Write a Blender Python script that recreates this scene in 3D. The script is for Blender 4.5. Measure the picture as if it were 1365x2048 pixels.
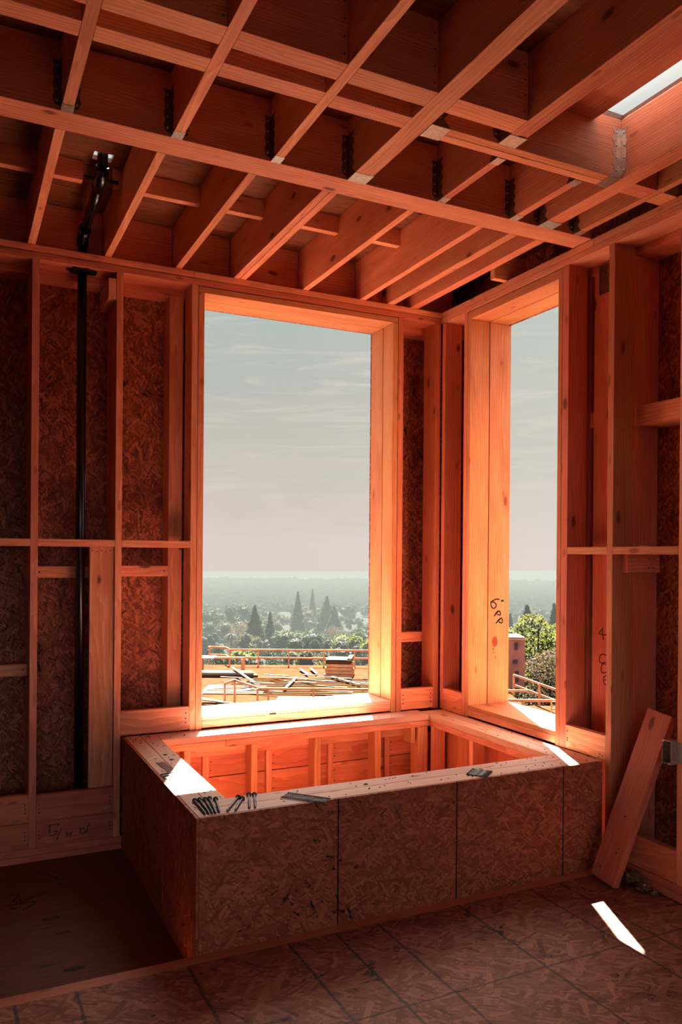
import bpy, bmesh, math, random
from mathutils import Vector, Matrix, noise

random.seed(11)
sc = bpy.context.scene
for o in list(bpy.data.objects):
    bpy.data.objects.remove(o, do_unlink=True)
COL = sc.collection

# ------------------------------------------------------------------ camera
cd = bpy.data.cameras.new('camera')
cam = bpy.data.objects.new('camera', cd)
COL.objects.link(cam)
cd.sensor_fit = 'VERTICAL'
cd.sensor_height = 36.0
cd.sensor_width = 24.0
cd.lens = 36.0 * 1578.4 / 2048
cd.shift_y = 90.3 / 2048
cd.clip_start = 0.05
cd.clip_end = 6000
cx = Vector((0.89840, -0.43911, 0.00775)); cdn = Vector((0.00624, -0.00488, -0.99997)); cf = Vector((0.43914, 0.89842, -0.00164))
cam.matrix_world = Matrix(((cx.x, -cdn.x, -cf.x, 0), (cx.y, -cdn.y, -cf.y, 0), (cx.z, -cdn.z, -cf.z, 1.53), (0, 0, 0, 1)))
sc.camera = cam

# ------------------------------------------------------------------ world, sun, exposure
SUN_STRENGTH = 125.0
SKY_LIGHT = 1.0
GLOW_FILL = 13.0
BACK_FILL = 1.45
sc.view_settings.view_transform = 'Standard'
sc.view_settings.look = 'None'
sc.view_settings.exposure = 0.42
sc.view_settings.gamma = 1.0
sc.view_settings.use_curve_mapping = False
sc.cycles.max_bounces = 9
sc.cycles.diffuse_bounces = 7
sc.cycles.glossy_bounces = 3
sc.cycles.transmission_bounces = 4
sc.cycles.transparent_max_bounces = 6
sc.cycles.volume_bounces = 0
sc.cycles.sample_clamp_indirect = 8.0
sc.cycles.caustics_reflective = False
sc.cycles.caustics_refractive = False
sc.cycles.use_adaptive_sampling = True
sc.cycles.adaptive_threshold = 0.03

sd = bpy.data.lights.new('sun', 'SUN')
sun = bpy.data.objects.new('sun', sd); COL.objects.link(sun)
sd.energy = SUN_STRENGTH
sd.angle = math.radians(0.6)
sd.color = (1.0, 0.94, 0.86)
sun.rotation_euler = Vector((-0.455, -1.0, -1.72)).to_track_quat('-Z', 'Y').to_euler()
sun.location = (20, 44, 76)


def lin(r, g, b):
    f = lambda c: (c / 255 / 12.92) if c / 255 <= 0.04045 else ((c / 255 + 0.055) / 1.055) ** 2.4
    return (f(r), f(g), f(b), 1.0)


class NT:
    """small helper around a node tree"""
    def __init__(self, tree):
        self.t = tree; self.n = tree.nodes; self.l = tree.links

    def new(self, kind, **kw):
        nd = self.n.new(kind)
        for k, v in kw.items():
            setattr(nd, k, v)
        return nd

    def link(self, a, b):
        self.l.new(a, b)

    def setin(self, nd, key, val):
        if hasattr(val, 'links') or isinstance(val, bpy.types.NodeSocket):
            self.link(val, nd.inputs[key])
        else:
            nd.inputs[key].default_value = val

    def math(self, op, a, b=None, c=None, clamp=False):
        nd = self.new('ShaderNodeMath', operation=op, use_clamp=clamp)
        self.setin(nd, 0, a)
        if b is not None: self.setin(nd, 1, b)
        if c is not None: self.setin(nd, 2, c)
        return nd.outputs[0]

    def vmath(self, op, a, b=None, out=0):
        nd = self.new('ShaderNodeVectorMath', operation=op)
        self.setin(nd, 0, a)
        if b is not None: self.setin(nd, 1, b)
        return nd.outputs[out]

    def noise(self, vec, scale, detail=3.0, rough=0.55, out='Fac', dist=0.0):
        nd = self.new('ShaderNodeTexNoise')
        self.setin(nd, 'Vector', vec); nd.inputs['Scale'].default_value = scale
        nd.inputs['Detail'].default_value = detail; nd.inputs['Roughness'].default_value = rough
        nd.inputs['Distortion'].default_value = dist
        return nd.outputs[out]

    def mix(self, fac, a, b, blend='MIX'):
        nd = self.new('ShaderNodeMix', data_type='RGBA', blend_type=blend)
        self.setin(nd, 0, fac); self.setin(nd, 6, a); self.setin(nd, 7, b)
        return nd.outputs[2]

    def remap(self, v, a, b, c=0.0, d=1.0):
        nd = self.new('ShaderNodeMapRange')
        self.setin(nd, 0, v)
        for i, q in ((1, a), (2, b), (3, c), (4, d)):
            nd.inputs[i].default_value = q
        return nd.outputs[0]

    def ramp(self, fac, stops, interp='LINEAR'):
        nd = self.new('ShaderNodeValToRGB')
        nd.color_ramp.interpolation = interp
        els = nd.color_ramp.elements
        while len(els) > 1: els.remove(els[-1])
        els[0].position = stops[0][0]; els[0].color = stops[0][1]
        for p, c in stops[1:]:
            e = els.new(p); e.color = c
        self.setin(nd, 0, fac)
        return nd.outputs[0]


w = bpy.data.worlds.new('sky'); sc.world = w
w.use_nodes = True
q = NT(w.node_tree); q.n.clear()
tc = q.new('ShaderNodeTexCoord')
sep = q.new('ShaderNodeSeparateXYZ'); q.link(tc.outputs['Generated'], sep.inputs[0])
cl = q.vmath('MULTIPLY', tc.outputs['Generated'], (1.2, 1.2, 9.0))
n1 = q.noise(cl, 1.5, 5.0, 0.55, dist=0.7)
n2 = q.noise(q.vmath('MULTIPLY', tc.outputs['Generated'], (2.4, 2.4, 22.0)), 1.9, 6.0, 0.6, dist=1.2)
el = q.math('ADD', sep.outputs[2], q.remap(n1, 0.3, 0.7, -0.03, 0.03))
base = q.ramp(el, [(0.0, lin(222, 208, 198)), (0.05, lin(214, 202, 193)), (0.12, lin(202, 195, 184)),
                   (0.22, lin(184, 188, 180)), (0.34, lin(176, 190, 184)), (0.46, lin(208, 212, 207)), (0.53, lin(244, 240, 233)), (1.0, lin(244, 240, 234))])
cm = q.math('MULTIPLY', q.remap(n2, 0.52, 0.72, 0.0, 0.6), q.remap(sep.outputs[2], 0.02, 0.09, 0.0, 1.0))
skyc = q.mix(cm, base, lin(226, 214, 204))
# towards the sun side the veil is paler
az = q.vmath('DOT_PRODUCT', tc.outputs['Generated'], (0.85, 0.5, 0.15), out=1)
skyc = q.mix(q.remap(az, 0.80, 1.0, 0.0, 0.35), skyc, lin(226, 226, 216))
skyc = q.vmath('MULTIPLY', skyc, (0.76, 0.76, 0.76))
# extra glow added round the sun to brighten the room
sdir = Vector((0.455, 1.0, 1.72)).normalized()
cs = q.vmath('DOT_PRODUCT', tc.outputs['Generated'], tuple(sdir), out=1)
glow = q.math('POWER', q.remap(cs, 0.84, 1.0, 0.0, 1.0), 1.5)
skyc = q.mix(1.0, skyc, q.mix(glow, (0, 0, 0, 1), (GLOW_FILL, GLOW_FILL * 0.93, GLOW_FILL * 0.84, 1)), 'ADD')
# brighter sky added behind the camera as fill light for the room
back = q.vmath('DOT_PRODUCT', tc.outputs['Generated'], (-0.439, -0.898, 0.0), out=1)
rear = q.mix(q.remap(sep.outputs[2], -0.08, 0.02, 0.0, 1.0), (0.10, 0.085, 0.08, 1), (0.80 * BACK_FILL, 0.86 * BACK_FILL, 0.88 * BACK_FILL, 1))
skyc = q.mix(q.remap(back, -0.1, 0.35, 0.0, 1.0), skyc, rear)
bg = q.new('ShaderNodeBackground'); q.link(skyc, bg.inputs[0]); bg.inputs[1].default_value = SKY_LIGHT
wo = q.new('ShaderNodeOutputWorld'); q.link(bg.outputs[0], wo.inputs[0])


# ------------------------------------------------------------------ materials
def material(name):
    m = bpy.data.materials.new(name); m.use_nodes = True
    t = NT(m.node_tree); t.n.clear()
    out = t.new('ShaderNodeOutputMaterial'); p = t.new('ShaderNodeBsdfPrincipled')
    t.link(p.outputs[0], out.inputs[0])
    return m, t, p


def gvec(t):
    a = t.new('ShaderNodeAttribute', attribute_name='g')
    return a.outputs['Vector']


def wood(name, light, dark, knot, rough=0.62, ring=34.0, spec=0.3, var=0.16, contrast=1.0, streak_gloss=False):
    m, t, p = material(name)
    oi = t.new('ShaderNodeObjectInfo')
    g0 = gvec(t)
    off = t.new('ShaderNodeCombineXYZ')
    t.link(t.math('MULTIPLY', oi.outputs['Random'], 61.0), off.inputs[0])
    t.link(t.math('MULTIPLY_ADD', oi.outputs['Random'], 0.9, -0.45), off.inputs[1])
    t.link(t.math('MULTIPLY_ADD', t.math('FRACT', t.math('MULTIPLY', oi.outputs['Random'], 17.0)), 0.5, -0.1), off.inputs[2])
    g = t.vmath('ADD', g0, off.outputs[0])
    # slow warp of the fibre
    warp = t.noise(t.vmath('MULTIPLY', g, (1.6, 7.0, 7.0)), 1.0, 2.0, 0.5, out='Color')
    wv = t.vmath('MULTIPLY', t.vmath('SUBTRACT', warp, (0.5, 0.5, 0.5)), (0.0, 0.05, 0.05))
    gw = t.vmath('ADD', g, wv)
    wave = t.new('ShaderNodeTexWave', wave_type='RINGS', rings_direction='X', wave_profile='SAW')
    t.link(t.vmath('MULTIPLY', gw, (0.03, 1.0, 1.0)), wave.inputs['Vector'])
    wave.inputs['Scale'].default_value = ring; wave.inputs['Distortion'].default_value = 1.3
    wave.inputs['Detail'].default_value = 1.0; wave.inputs['Detail Scale'].default_value = 2.0
    fib = t.noise(t.vmath('MULTIPLY', g, (5.0, 240.0, 240.0)), 1.0, 2.0, 0.6)
    blot = t.noise(t.vmath('MULTIPLY', g, (2.5, 12.0, 12.0)), 1.0, 3.0, 0.6)
    v = t.math('ADD', t.math('MULTIPLY', wave.outputs['Fac'], 0.50 * contrast),
               t.math('ADD', t.math('MULTIPLY', t.remap(fib, 0.3, 0.7), 0.40 * contrast), t.math('MULTIPLY', t.remap(blot, 0.3, 0.72), 0.50)))
    col = t.mix(v, light, dark)
    # knots: sparse dark eyes with a halo
    vor = t.new('ShaderNodeTexVoronoi', feature='F1', distance='EUCLIDEAN')
    t.link(t.vmath('MULTIPLY', gw, (3.6, 8.0, 8.0)), vor.inputs['Vector']); vor.inputs['Scale'].default_value = 1.0
    sc_ = t.new('ShaderNodeSeparateColor'); t.link(vor.outputs['Color'], sc_.inputs[0])
    gate = t.math('GREATER_THAN', sc_.outputs[0], 0.45)
    eye = t.math('MULTIPLY', gate, t.remap(vor.outputs['Distance'], 0.08, 0.14, 1.0, 0.0))
    halo = t.math('MULTIPLY', gate, t.remap(vor.outputs['Distance'], 0.12, 0.38, 0.5, 0.0))
    col = t.mix(halo, col, dark)
    col = t.mix(t.math('MULTIPLY', eye, 0.85), col, knot)
    v2 = t.new('ShaderNodeTexVoronoi', feature='F1', distance='EUCLIDEAN')
    t.link(t.vmath('MULTIPLY', g, (5.5, 15.0, 15.0)), v2.inputs['Vector']); v2.inputs['Scale'].default_value = 1.0
    s2 = t.new('ShaderNodeSeparateColor'); t.link(v2.outputs['Color'], s2.inputs[0])
    pin = t.math('MULTIPLY', t.math('GREATER_THAN', s2.outputs[1], 0.6), t.remap(v2.outputs['Distance'], 0.08, 0.17, 0.8, 0.0))
    col = t.mix(pin, col, t.mix(0.5, dark, knot))
    hsv = t.new('ShaderNodeHueSaturation')
    t.link(col, hsv.inputs['Color'])
    t.link(t.math('MULTIPLY_ADD', t.math('FRACT', t.math('MULTIPLY', oi.outputs['Random'], 7.3)), 2 * var, 1 - var), hsv.inputs['Value'])
    t.link(t.math('MULTIPLY_ADD', t.math('FRACT', t.math('MULTIPLY', oi.outputs['Random'], 3.7)), 0.016, 0.492), hsv.inputs['Hue'])
    t.link(hsv.outputs[0], p.inputs['Base Color'])
    p.inputs['Roughness'].default_value = rough
    p.inputs['Specular IOR Level'].default_value = spec
    b = t.new('ShaderNodeBump'); b.inputs['Strength'].default_value = 0.25; b.inputs['Distance'].default_value = 0.002
    t.link(t.math('ADD', fib, t.math('MULTIPLY', wave.outputs['Fac'], 0.6)), b.inputs['Height'])
    if streak_gloss:
        st = t.noise(t.vmath('MULTIPLY', g0, (4.0, 110.0, 1.0)), 1.0, 2.0, 0.7)
        t.link(t.remap(st, 0.55, 0.68, 0.42, 0.12), p.inputs['Roughness'])
        b.inputs['Strength'].default_value = 0.5
        t.link(st, b.inputs['Height'])
    t.link(b.outputs[0], p.inputs['Normal'])
    return m


def osb(name, tones, rough=0.6, lines=None, scale=1.0):
    m, t, p = material(name)
    g = t.vmath('ADD', gvec(t), (3.1, 7.7, 0.0))
    jig = t.noise(g, 9.0, 2.0, 0.5, out='Color')
    g = t.vmath('ADD', g, t.vmath('MULTIPLY', t.vmath('SUBTRACT', jig, (0.5, 0.5, 0.5)), (0.018, 0.018, 0.0)))
    best_v = None; best_p = None; edge = None
    for k, (ang, ln, wd) in enumerate(((0.15, 0.10, 0.020), (1.05, 0.085, 0.016), (2.2, 0.11, 0.023), (2.75, 0.07, 0.013), (0.6, 0.06, 0.010))):
        rot = t.new('ShaderNodeVectorRotate', rotation_type='Z_AXIS'); t.link(g, rot.inputs['Vector']); rot.inputs['Angle'].default_value = ang
        v = t.vmath('MULTIPLY', rot.outputs[0], (scale / ln, scale / wd, 0.0))
        v = t.vmath('ADD', v, (k * 13.7, k * 5.1, 0.0))
        vo = t.new('ShaderNodeTexVoronoi', feature='F1', distance='CHEBYCHEV', voronoi_dimensions='2D')
        t.link(v, vo.inputs['Vector']); vo.inputs['Scale'].default_value = 1.0
        s = t.new('ShaderNodeSeparateColor'); t.link(vo.outputs['Color'], s.inputs[0])
        pr = t.math('SUBTRACT', s.outputs[1], t.math('MULTIPLY', t.math('GREATER_THAN', vo.outputs['Distance'], 0.42), 0.5))
        if best_v is None:
            best_v, best_p = s.outputs[0], pr
        else:
            gt = t.math('GREATER_THAN', pr, best_p)
            mx = t.new('ShaderNodeMix', data_type='FLOAT'); t.setin(mx, 0, gt); t.setin(mx, 2, best_v); t.setin(mx, 3, s.outputs[0])
            best_v = mx.outputs[0]; best_p = t.math('MAXIMUM', pr, best_p)
    fine = t.noise(t.vmath('MULTIPLY', g, (60, 60, 1)), 1.0, 3.0, 0.6)
    big = t.noise(t.vmath('MULTIPLY', g, (2.2, 2.2, 1)), 1.0, 3.0, 0.5)
    vv = t.math('ADD', t.math('ADD', t.math('MULTIPLY', best_v, 0.8), t.math('MULTIPLY', t.remap(fine, 0.3, 0.7), 0.16)), t.math('MULTIPLY', t.remap(big, 0.3, 0.7, -1, 1), 0.08))
    col = t.ramp(vv, [(0.0, tones[0]), (0.035, tones[0]), (0.07, tones[1]), (0.5, tones[2]), (0.9, tones[3])])
    if lines:
        col = lines(t, gvec(t), col)
    t.link(col, p.inputs['Base Color'])
    p.inputs['Roughness'].default_value = rough
    p.inputs['Specular IOR Level'].default_value = 0.25
    b = t.new('ShaderNodeBump'); b.inputs['Strength'].default_value = 0.3; b.inputs['Distance'].default_value = 0.002
    t.link(vv, b.inputs['Height']); t.link(b.outputs[0], p.inputs['Normal'])
    return m


def plain(name, col, rough=0.6, metal=0.0, spec=0.3, nscale=0, namt=0.2):
    m, t, p = material(name)
    if nscale:
        tc = t.new('ShaderNodeTexCoord')
        f = t.noise(tc.outputs['Object'], nscale, 4.0, 0.6)
        c2 = tuple(x * (1 - namt) for x in col[:3]) + (1,)
        t.link(t.mix(t.remap(f, 0.35, 0.65), col, c2), p.inputs['Base Color'])
    else:
        p.inputs['Base Color'].default_value = col
    p.inputs['Roughness'].default_value = rough; p.inputs['Metallic'].default_value = metal
    p.inputs['Specular IOR Level'].default_value = spec
    return m


KN = (0.10, 0.028, 0.012, 1)
M = {}
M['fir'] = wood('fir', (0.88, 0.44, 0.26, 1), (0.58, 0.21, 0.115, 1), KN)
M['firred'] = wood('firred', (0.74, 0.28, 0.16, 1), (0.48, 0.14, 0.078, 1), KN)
M['pine'] = wood('pine', (0.68, 0.345, 0.17, 1), (0.42, 0.150, 0.062, 1), (0.20, 0.05, 0.02, 1), contrast=0.9, var=0.07)
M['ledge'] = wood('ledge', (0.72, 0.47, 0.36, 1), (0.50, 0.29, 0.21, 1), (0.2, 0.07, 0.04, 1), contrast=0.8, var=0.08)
M['joist'] = wood('joist', (0.82, 0.36, 0.20, 1), (0.50, 0.165, 0.088, 1), KN, var=0.12)
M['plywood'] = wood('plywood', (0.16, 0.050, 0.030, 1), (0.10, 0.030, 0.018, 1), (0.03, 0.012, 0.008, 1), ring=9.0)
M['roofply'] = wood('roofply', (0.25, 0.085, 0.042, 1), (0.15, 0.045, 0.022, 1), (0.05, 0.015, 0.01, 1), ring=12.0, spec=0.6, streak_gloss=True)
M['osbwall'] = osb('osbwall', ((0.016, 0.006, 0.005, 1), (0.14, 0.035, 0.021, 1), (0.28, 0.078, 0.043, 1), (0.52, 0.175, 0.092, 1)), scale=1.3)
M['osbbox'] = osb('osbbox', ((0.03, 0.012, 0.009, 1), (0.22, 0.052, 0.026, 1), (0.36, 0.092, 0.045, 1), (0.52, 0.16, 0.080, 1)), scale=1.3)


def floor_lines(t, g, col):
    s = t.new('ShaderNodeSeparateXYZ'); t.link(g, s.inputs[0])
    wob = t.math('MULTIPLY', t.math('SUBTRACT', t.noise(g, 14.0, 2.0), 0.5), 0.012)
    mask = None
    for x in (0.18, 0.369, 0.742, 1.122, 1.315, 1.50, 1.885, 2.258, 2.42, -0.2):
        d = t.math('ABSOLUTE', t.math('SUBTRACT', t.math('ADD', s.outputs[0], wob), x))
        k = t.remap(d, 0.003, 0.0085, 0.8, 0.0)
        mask = k if mask is None else t.math('MAXIMUM', mask, k)
    d = t.math('ABSOLUTE', t.math('SUBTRACT', t.math('ADD', s.outputs[1], wob), 2.178))
    mask = t.math('MAXIMUM', mask, t.remap(d, 0.002, 0.007, 0.8, 0.0))
    br = t.noise(g, 40.0, 3.0, 0.7)
    mask = t.math('MULTIPLY', mask, t.remap(br, 0.3, 0.5, 0.45, 1.0))
    return t.mix(mask, col, (0.030, 0.030, 0.026, 1))


M['osbfloor'] = osb('osbfloor', ((0.035, 0.016, 0.012, 1), (0.17, 0.060, 0.036, 1), (0.27, 0.100, 0.060, 1), (0.40, 0.17, 0.11, 1)), lines=floor_lines, scale=0.85)
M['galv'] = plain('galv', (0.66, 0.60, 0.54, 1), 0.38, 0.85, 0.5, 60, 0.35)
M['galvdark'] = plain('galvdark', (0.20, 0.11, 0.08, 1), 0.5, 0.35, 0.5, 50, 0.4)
M['steel'] = plain('steel', (0.16, 0.165, 0.165, 1), 0.35, 0.7, 0.5, 90, 0.4)
M['nail'] = plain('nail', (0.03, 0.02, 0.018, 1), 0.5, 0.4, 0.4)
M['abs'] = plain('abs', (0.006, 0.007, 0.008, 1), 0.25, 0, 0.5)
M['goop'] = plain('goop', (0.008, 0.007, 0.007, 1), 0.7, 0, 0.2, 40, 0.3)
M['ink'] = plain('ink', (0.012, 0.016, 0.020, 1), 0.6, 0, 0.2)
M['redink'] = plain('redink', (0.14, 0.018, 0.012, 1), 0.6, 0, 0.2)
M['stain'] = plain('stain', (0.24, 0.060, 0.024, 1), 0.6, 0, 0.2, 30, 0.2)
M['film'] = plain('film', (0.20, 0.10, 0.06, 1), 0.15, 0, 0.7, 40, 0.4)
M['housewrap'] = plain('housewrap', (0.80, 0.78, 0.76, 1), 0.5, 0, 0.2)


# ------------------------------------------------------------------ mesh helpers
PERM = {'x': (0, 1, 2), 'y': (1, 0, 2), 'z': (2, 0, 1), 'xz': (0, 2, 1), 'yz': (1, 2, 0), 'xy': (0, 1, 2), 'zx': (2, 0, 1), 'zy': (2, 1, 0), 'yx': (1, 0, 2)}


def finish(bm, name, mat, loc=(0, 0, 0), grain='x', parent=None, smooth=False, goff=None):
    me = bpy.data.meshes.new(name)
    bm.normal_update()
    bm.to_mesh(me); bm.free()
    pr = PERM[grain]
    at = me.attributes.new('g', 'FLOAT_VECTOR', 'POINT')
    go = Vector(goff) if goff is not None else Vector(loc)
    vals = []
    for v in me.vertices:
        c = v.co + go
        vals += [c[pr[0]], c[pr[1]], c[pr[2]]]
    at.data.foreach_set('vector', vals)
    if smooth:
        for f in me.polygons: f.use_smooth = True
    me.materials.append(mat)
    o = bpy.data.objects.new(name, me); COL.objects.link(o)
    if parent is not None:
        o.parent = parent
        o.location = Vector(loc) - Vector(parent.location)
    else:
        o.location = loc
    return o


def addbox(bm, x0, x1, y0, y1, z0, z1, bev=0.0):
    vs = [bm.verts.new(c) for c in ((x0, y0, z0), (x1, y0, z0), (x1, y1, z0), (x0, y1, z0), (x0, y0, z1), (x1, y0, z1), (x1, y1, z1), (x0, y1, z1))]
    fs = [bm.faces.new([vs[i] for i in f]) for f in ((0, 3, 2, 1), (4, 5, 6, 7), (0, 1, 5, 4), (1, 2, 6, 5), (2, 3, 7, 6), (3, 0, 4, 7))]
    if bev > 0:
        es = set()
        for f in fs: es.update(f.edges)
        bmesh.ops.bevel(bm, geom=list(es), offset=bev, segments=2, profile=0.6, affect='EDGES')
    return vs


def tag(o, label, cat, group=None, kind=None):
    if label: o['label'] = label
    if cat: o['category'] = cat
    if group: o['group'] = group
    if kind: o['kind'] = kind
    return o


def board(name, X, Y, Z, grain, mat, label=None, cat=None, group=None, kind=None, parent=None, bev=0.0022):
    x0, x1 = X; y0, y1 = Y; z0, z1 = Z
    c = Vector(((x0 + x1) / 2, (y0 + y1) / 2, z0))
    bm = bmesh.new()
    bev = min(bev, 0.3 * min(x1 - x0, y1 - y0, z1 - z0))
    addbox(bm, x0 - c.x, x1 - c.x, y0 - c.y, y1 - c.y, 0, z1 - z0, bev)
    o = finish(bm, name, M[mat], c, grain, parent)
    if parent is None: tag(o, label, cat, group, kind)
    elif label: o['label'] = label
    return o


def wood_thing(name, X, Y, Z, grain, mat, label, cat, group=None):
    return board(name, X, Y, Z, grain, mat, label, cat, group, 'thing')


def struct(name, boxes, grain, mat):
    bm = bmesh.new()
    for b in boxes: addbox(bm, *b)
    o = finish(bm, name, M[mat], (0, 0, 0), grain)
    o['kind'] = 'structure'
    return o


_nail = {}


def nail(parent, p, axis, r=0.0042):
    """a flush nail head on a face; axis is the way the face looks: -x -y +z -z"""
    key = (axis, r)
    if key not in _nail:
        bm = bmesh.new()
        bmesh.ops.create_cone(bm, cap_ends=True, segments=10, radius1=r, radius2=r * 0.85, depth=0.0016)
        rot = {'-x': Matrix.Rotation(-math.pi / 2, 4, 'Y'), '-y': Matrix.Rotation(math.pi / 2, 4, 'X'), '+z': Matrix.Identity(4), '-z': Matrix.Rotation(math.pi, 4, 'X')}[axis]
        bmesh.ops.transform(bm, matrix=rot, verts=bm.verts)
        me = bpy.data.meshes.new('nail'); bm.to_mesh(me); bm.free(); me.materials.append(M['nail'])
        _nail[key] = me
    o = bpy.data.objects.new('nail', _nail[key]); COL.objects.link(o)
    o.parent = parent; o.location = Vector(p) - Vector(parent.location)
    return o


def ribbon(strokes, to3d, width, thick_dir, name, mat, parent, label=None):
    """pen strokes as thin raised ribbons"""
    bm = bmesh.new()
    for st in strokes:
        pts = [Vector(to3d(*p)) for p in st]
        # smooth the stroke a little
        if len(pts) > 2:
            sm = [pts[0]]
            for i in range(len(pts) - 1):
                a = pts[i - 1] if i else pts[i]; b = pts[i]; c = pts[i + 1]; d = pts[i + 2] if i + 2 < len(pts) else c
                for k in (0.25, 0.5, 0.75, 1.0):
                    sm.append(0.5 * ((2 * b) + (c - a) * k + (2 * a - 5 * b + 4 * c - d) * k * k + (3 * b - a - 3 * c + d) * k ** 3))
            pts = sm
        n = Vector(thick_dir)
        prev = None
        for i, p in enumerate(pts):
            tdir = (pts[min(i + 1, len(pts) - 1)] - pts[max(i - 1, 0)])
            if tdir.length < 1e-6: tdir = Vector((1, 0, 0))
            s = tdir.normalized().cross(n) * width * 0.5
            ring = [bm.verts.new(p + s), bm.verts.new(p + s + n * 0.0008), bm.verts.new(p - s + n * 0.0008), bm.verts.new(p - s)]
            if prev:
                for k in range(4):
                    bm.faces.new((prev[k], prev[(k + 1) % 4], ring[(k + 1) % 4], ring[k]))
            else:
                bm.faces.new(ring)
            prev = ring
        bm.faces.new(prev[::-1])
    bmesh.ops.recalc_face_normals(bm, faces=bm.faces)
    o = finish(bm, name, mat, (0, 0, 0), 'x')
    if parent is not None:
        o.parent = parent; o.location = -Vector(parent.location)
    if label: o['label'] = label
    return o


# ------------------------------------------------------------------ shell
WA = 4.18      # room face of the window wall framing
WB = 2.736     # room face of the right wall framing
P0, P1, P2 = 2.990, 3.025, 3.060
GAP = 0.0006

struct('floor', [(-2.5, 2.73, -2.6, 2.7195, 0.060, 0.085), (-2.5, 3.02, -2.6, 2.7195, -0.12, 0.059)], 'xy', 'osbfloor')
tr = struct('trim_1', [(-2.5, 2.7355, 2.7200, 2.7760, -0.02, 0.0850)], 'x', 'firred')
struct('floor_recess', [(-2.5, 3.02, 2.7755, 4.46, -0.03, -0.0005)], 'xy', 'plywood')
# sheathing with the window openings left out
struct('wall_back', [(-2.5, 1.207, 4.462, 4.474, -0.05, 3.3), (2.387, 3.031, 4.462, 4.474, -0.05, 3.3),
                     (1.207, 2.387, 4.462, 4.474, -0.05, 0.640), (1.207, 2.387, 4.462, 4.474, 2.952, 3.3)], 'zx', 'osbwall')
struct('wall_right', [(3.022, 3.034, -2.6, 3.111, -0.05, 3.3), (3.022, 3.034, 3.870, 4.461, -0.05, 3.3),
                      (3.022, 3.034, 3.111, 3.870, -0.05, 0.640), (3.022, 3.034, 3.111, 3.870, 2.940, 3.3)], 'zy', 'osbwall')
struct('wall_left', [(-2.512, -2.501, -2.6, 4.47, -0.1, 3.3)], 'zy', 'osbwall')
struct('wall_front', [(-2.5, -2.2, -2.62, -2.605, -0.1, 3.3), (2.6, 3.03, -2.62, -2.605, -0.1, 3.3), (-2.2, 2.6, -2.62, -2.605, 2.3, 3.3), (-2.2, 2.6, -2.62, -2.605, -0.1, 0.75)], 'zx', 'osbwall')
# roof deck with the skylight slot and the hole round the vent pipe
CZ = 3.3005
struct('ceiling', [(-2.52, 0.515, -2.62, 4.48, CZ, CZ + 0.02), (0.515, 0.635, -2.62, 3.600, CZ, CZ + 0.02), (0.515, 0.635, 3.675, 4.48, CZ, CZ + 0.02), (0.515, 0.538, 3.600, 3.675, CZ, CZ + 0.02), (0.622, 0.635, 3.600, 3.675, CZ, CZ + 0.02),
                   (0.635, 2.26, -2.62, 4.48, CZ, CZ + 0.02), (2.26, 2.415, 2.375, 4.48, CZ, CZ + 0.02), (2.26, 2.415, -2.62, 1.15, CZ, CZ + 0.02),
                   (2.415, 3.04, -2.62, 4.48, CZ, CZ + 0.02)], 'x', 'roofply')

# ------------------------------------------------------------------ window wall (back)
SG = 'full-height studs of the window wall'
R1 = (WA, WA + 0.139); R2 = (4.322, 4.460)
wood_thing('top_plate', (-0.6, WB - GAP), R1, (P0, P1 - 0.002), 'x', 'firred', 'lower reddish top plate across the wall with the big window', 'wall plate', 'top plates')
tp = wood_thing('top_plate', (-0.6, 1.145), R1, (P1 + 0.002, P2 - GAP), 'x', 'fir', 'upper top plate over the back wall, left length, dark gap beneath', 'wall plate', 'top plates')
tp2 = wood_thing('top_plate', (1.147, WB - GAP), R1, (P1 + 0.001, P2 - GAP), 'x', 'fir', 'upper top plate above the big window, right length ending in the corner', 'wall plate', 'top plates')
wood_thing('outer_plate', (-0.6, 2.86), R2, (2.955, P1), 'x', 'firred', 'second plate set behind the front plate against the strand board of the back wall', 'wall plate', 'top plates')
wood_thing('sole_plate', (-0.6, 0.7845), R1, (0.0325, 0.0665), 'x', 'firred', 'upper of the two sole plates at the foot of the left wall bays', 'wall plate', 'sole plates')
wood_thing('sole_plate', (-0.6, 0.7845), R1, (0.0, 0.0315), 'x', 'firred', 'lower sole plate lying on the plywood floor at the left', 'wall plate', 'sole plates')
Z0 = 0.067
s1 = wood_thing('wall_stud', (0.332, 0.367), R1, (Z0, P0 - GAP), 'z', 'fir', 'leftmost full-height stud, left of the black vent pipe', 'stud', SG)
s2 = wood_thing('wall_stud', (0.741, 0.775), R1, (Z0, P0 - GAP), 'z', 'fir', 'full-height stud right of the vent pipe with a wide plank against it', 'stud', SG)
wood_thing('king_stud', (1.1375, 1.1715), R1, (0.5805, P0 - GAP), 'z', 'fir', 'king stud on the left side of the big window', 'stud', 'studs framing the big window')
wood_thing('trimmer_stud', (1.1735, 1.2075), R1, (0.5805, 2.9505), 'z', 'fir', 'trimmer stud lining the left edge of the big window', 'stud', 'studs framing the big window')
wood_thing('window_jamb', (1.1735, 1.2075), R2, (0.5805, 2.9505), 'z', 'pine', 'outer stud behind the left trimmer of the big window', 'stud', 'studs framing the big window')
wood_thing('trimmer_stud', (2.3865, 2.4205), (WA, 4.305), (0.5805, 2.9505), 'z', 'pine', 'pale inner board lining the right reveal of the big window', 'stud', 'studs framing the big window')
wood_thing('window_jamb', (2.3865, 2.4205), (4.311, 4.460), (0.5805, 2.9505), 'z', 'pine', 'pale outer board lining the right reveal of the big window', 'stud', 'studs framing the big window')
wood_thing('king_stud', (2.4235, 2.4600), R1, (0.5805, P0 - GAP), 'z', 'firred', 'reddish king stud right of the big window beside the narrow bay', 'stud', 'studs framing the big window')
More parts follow.
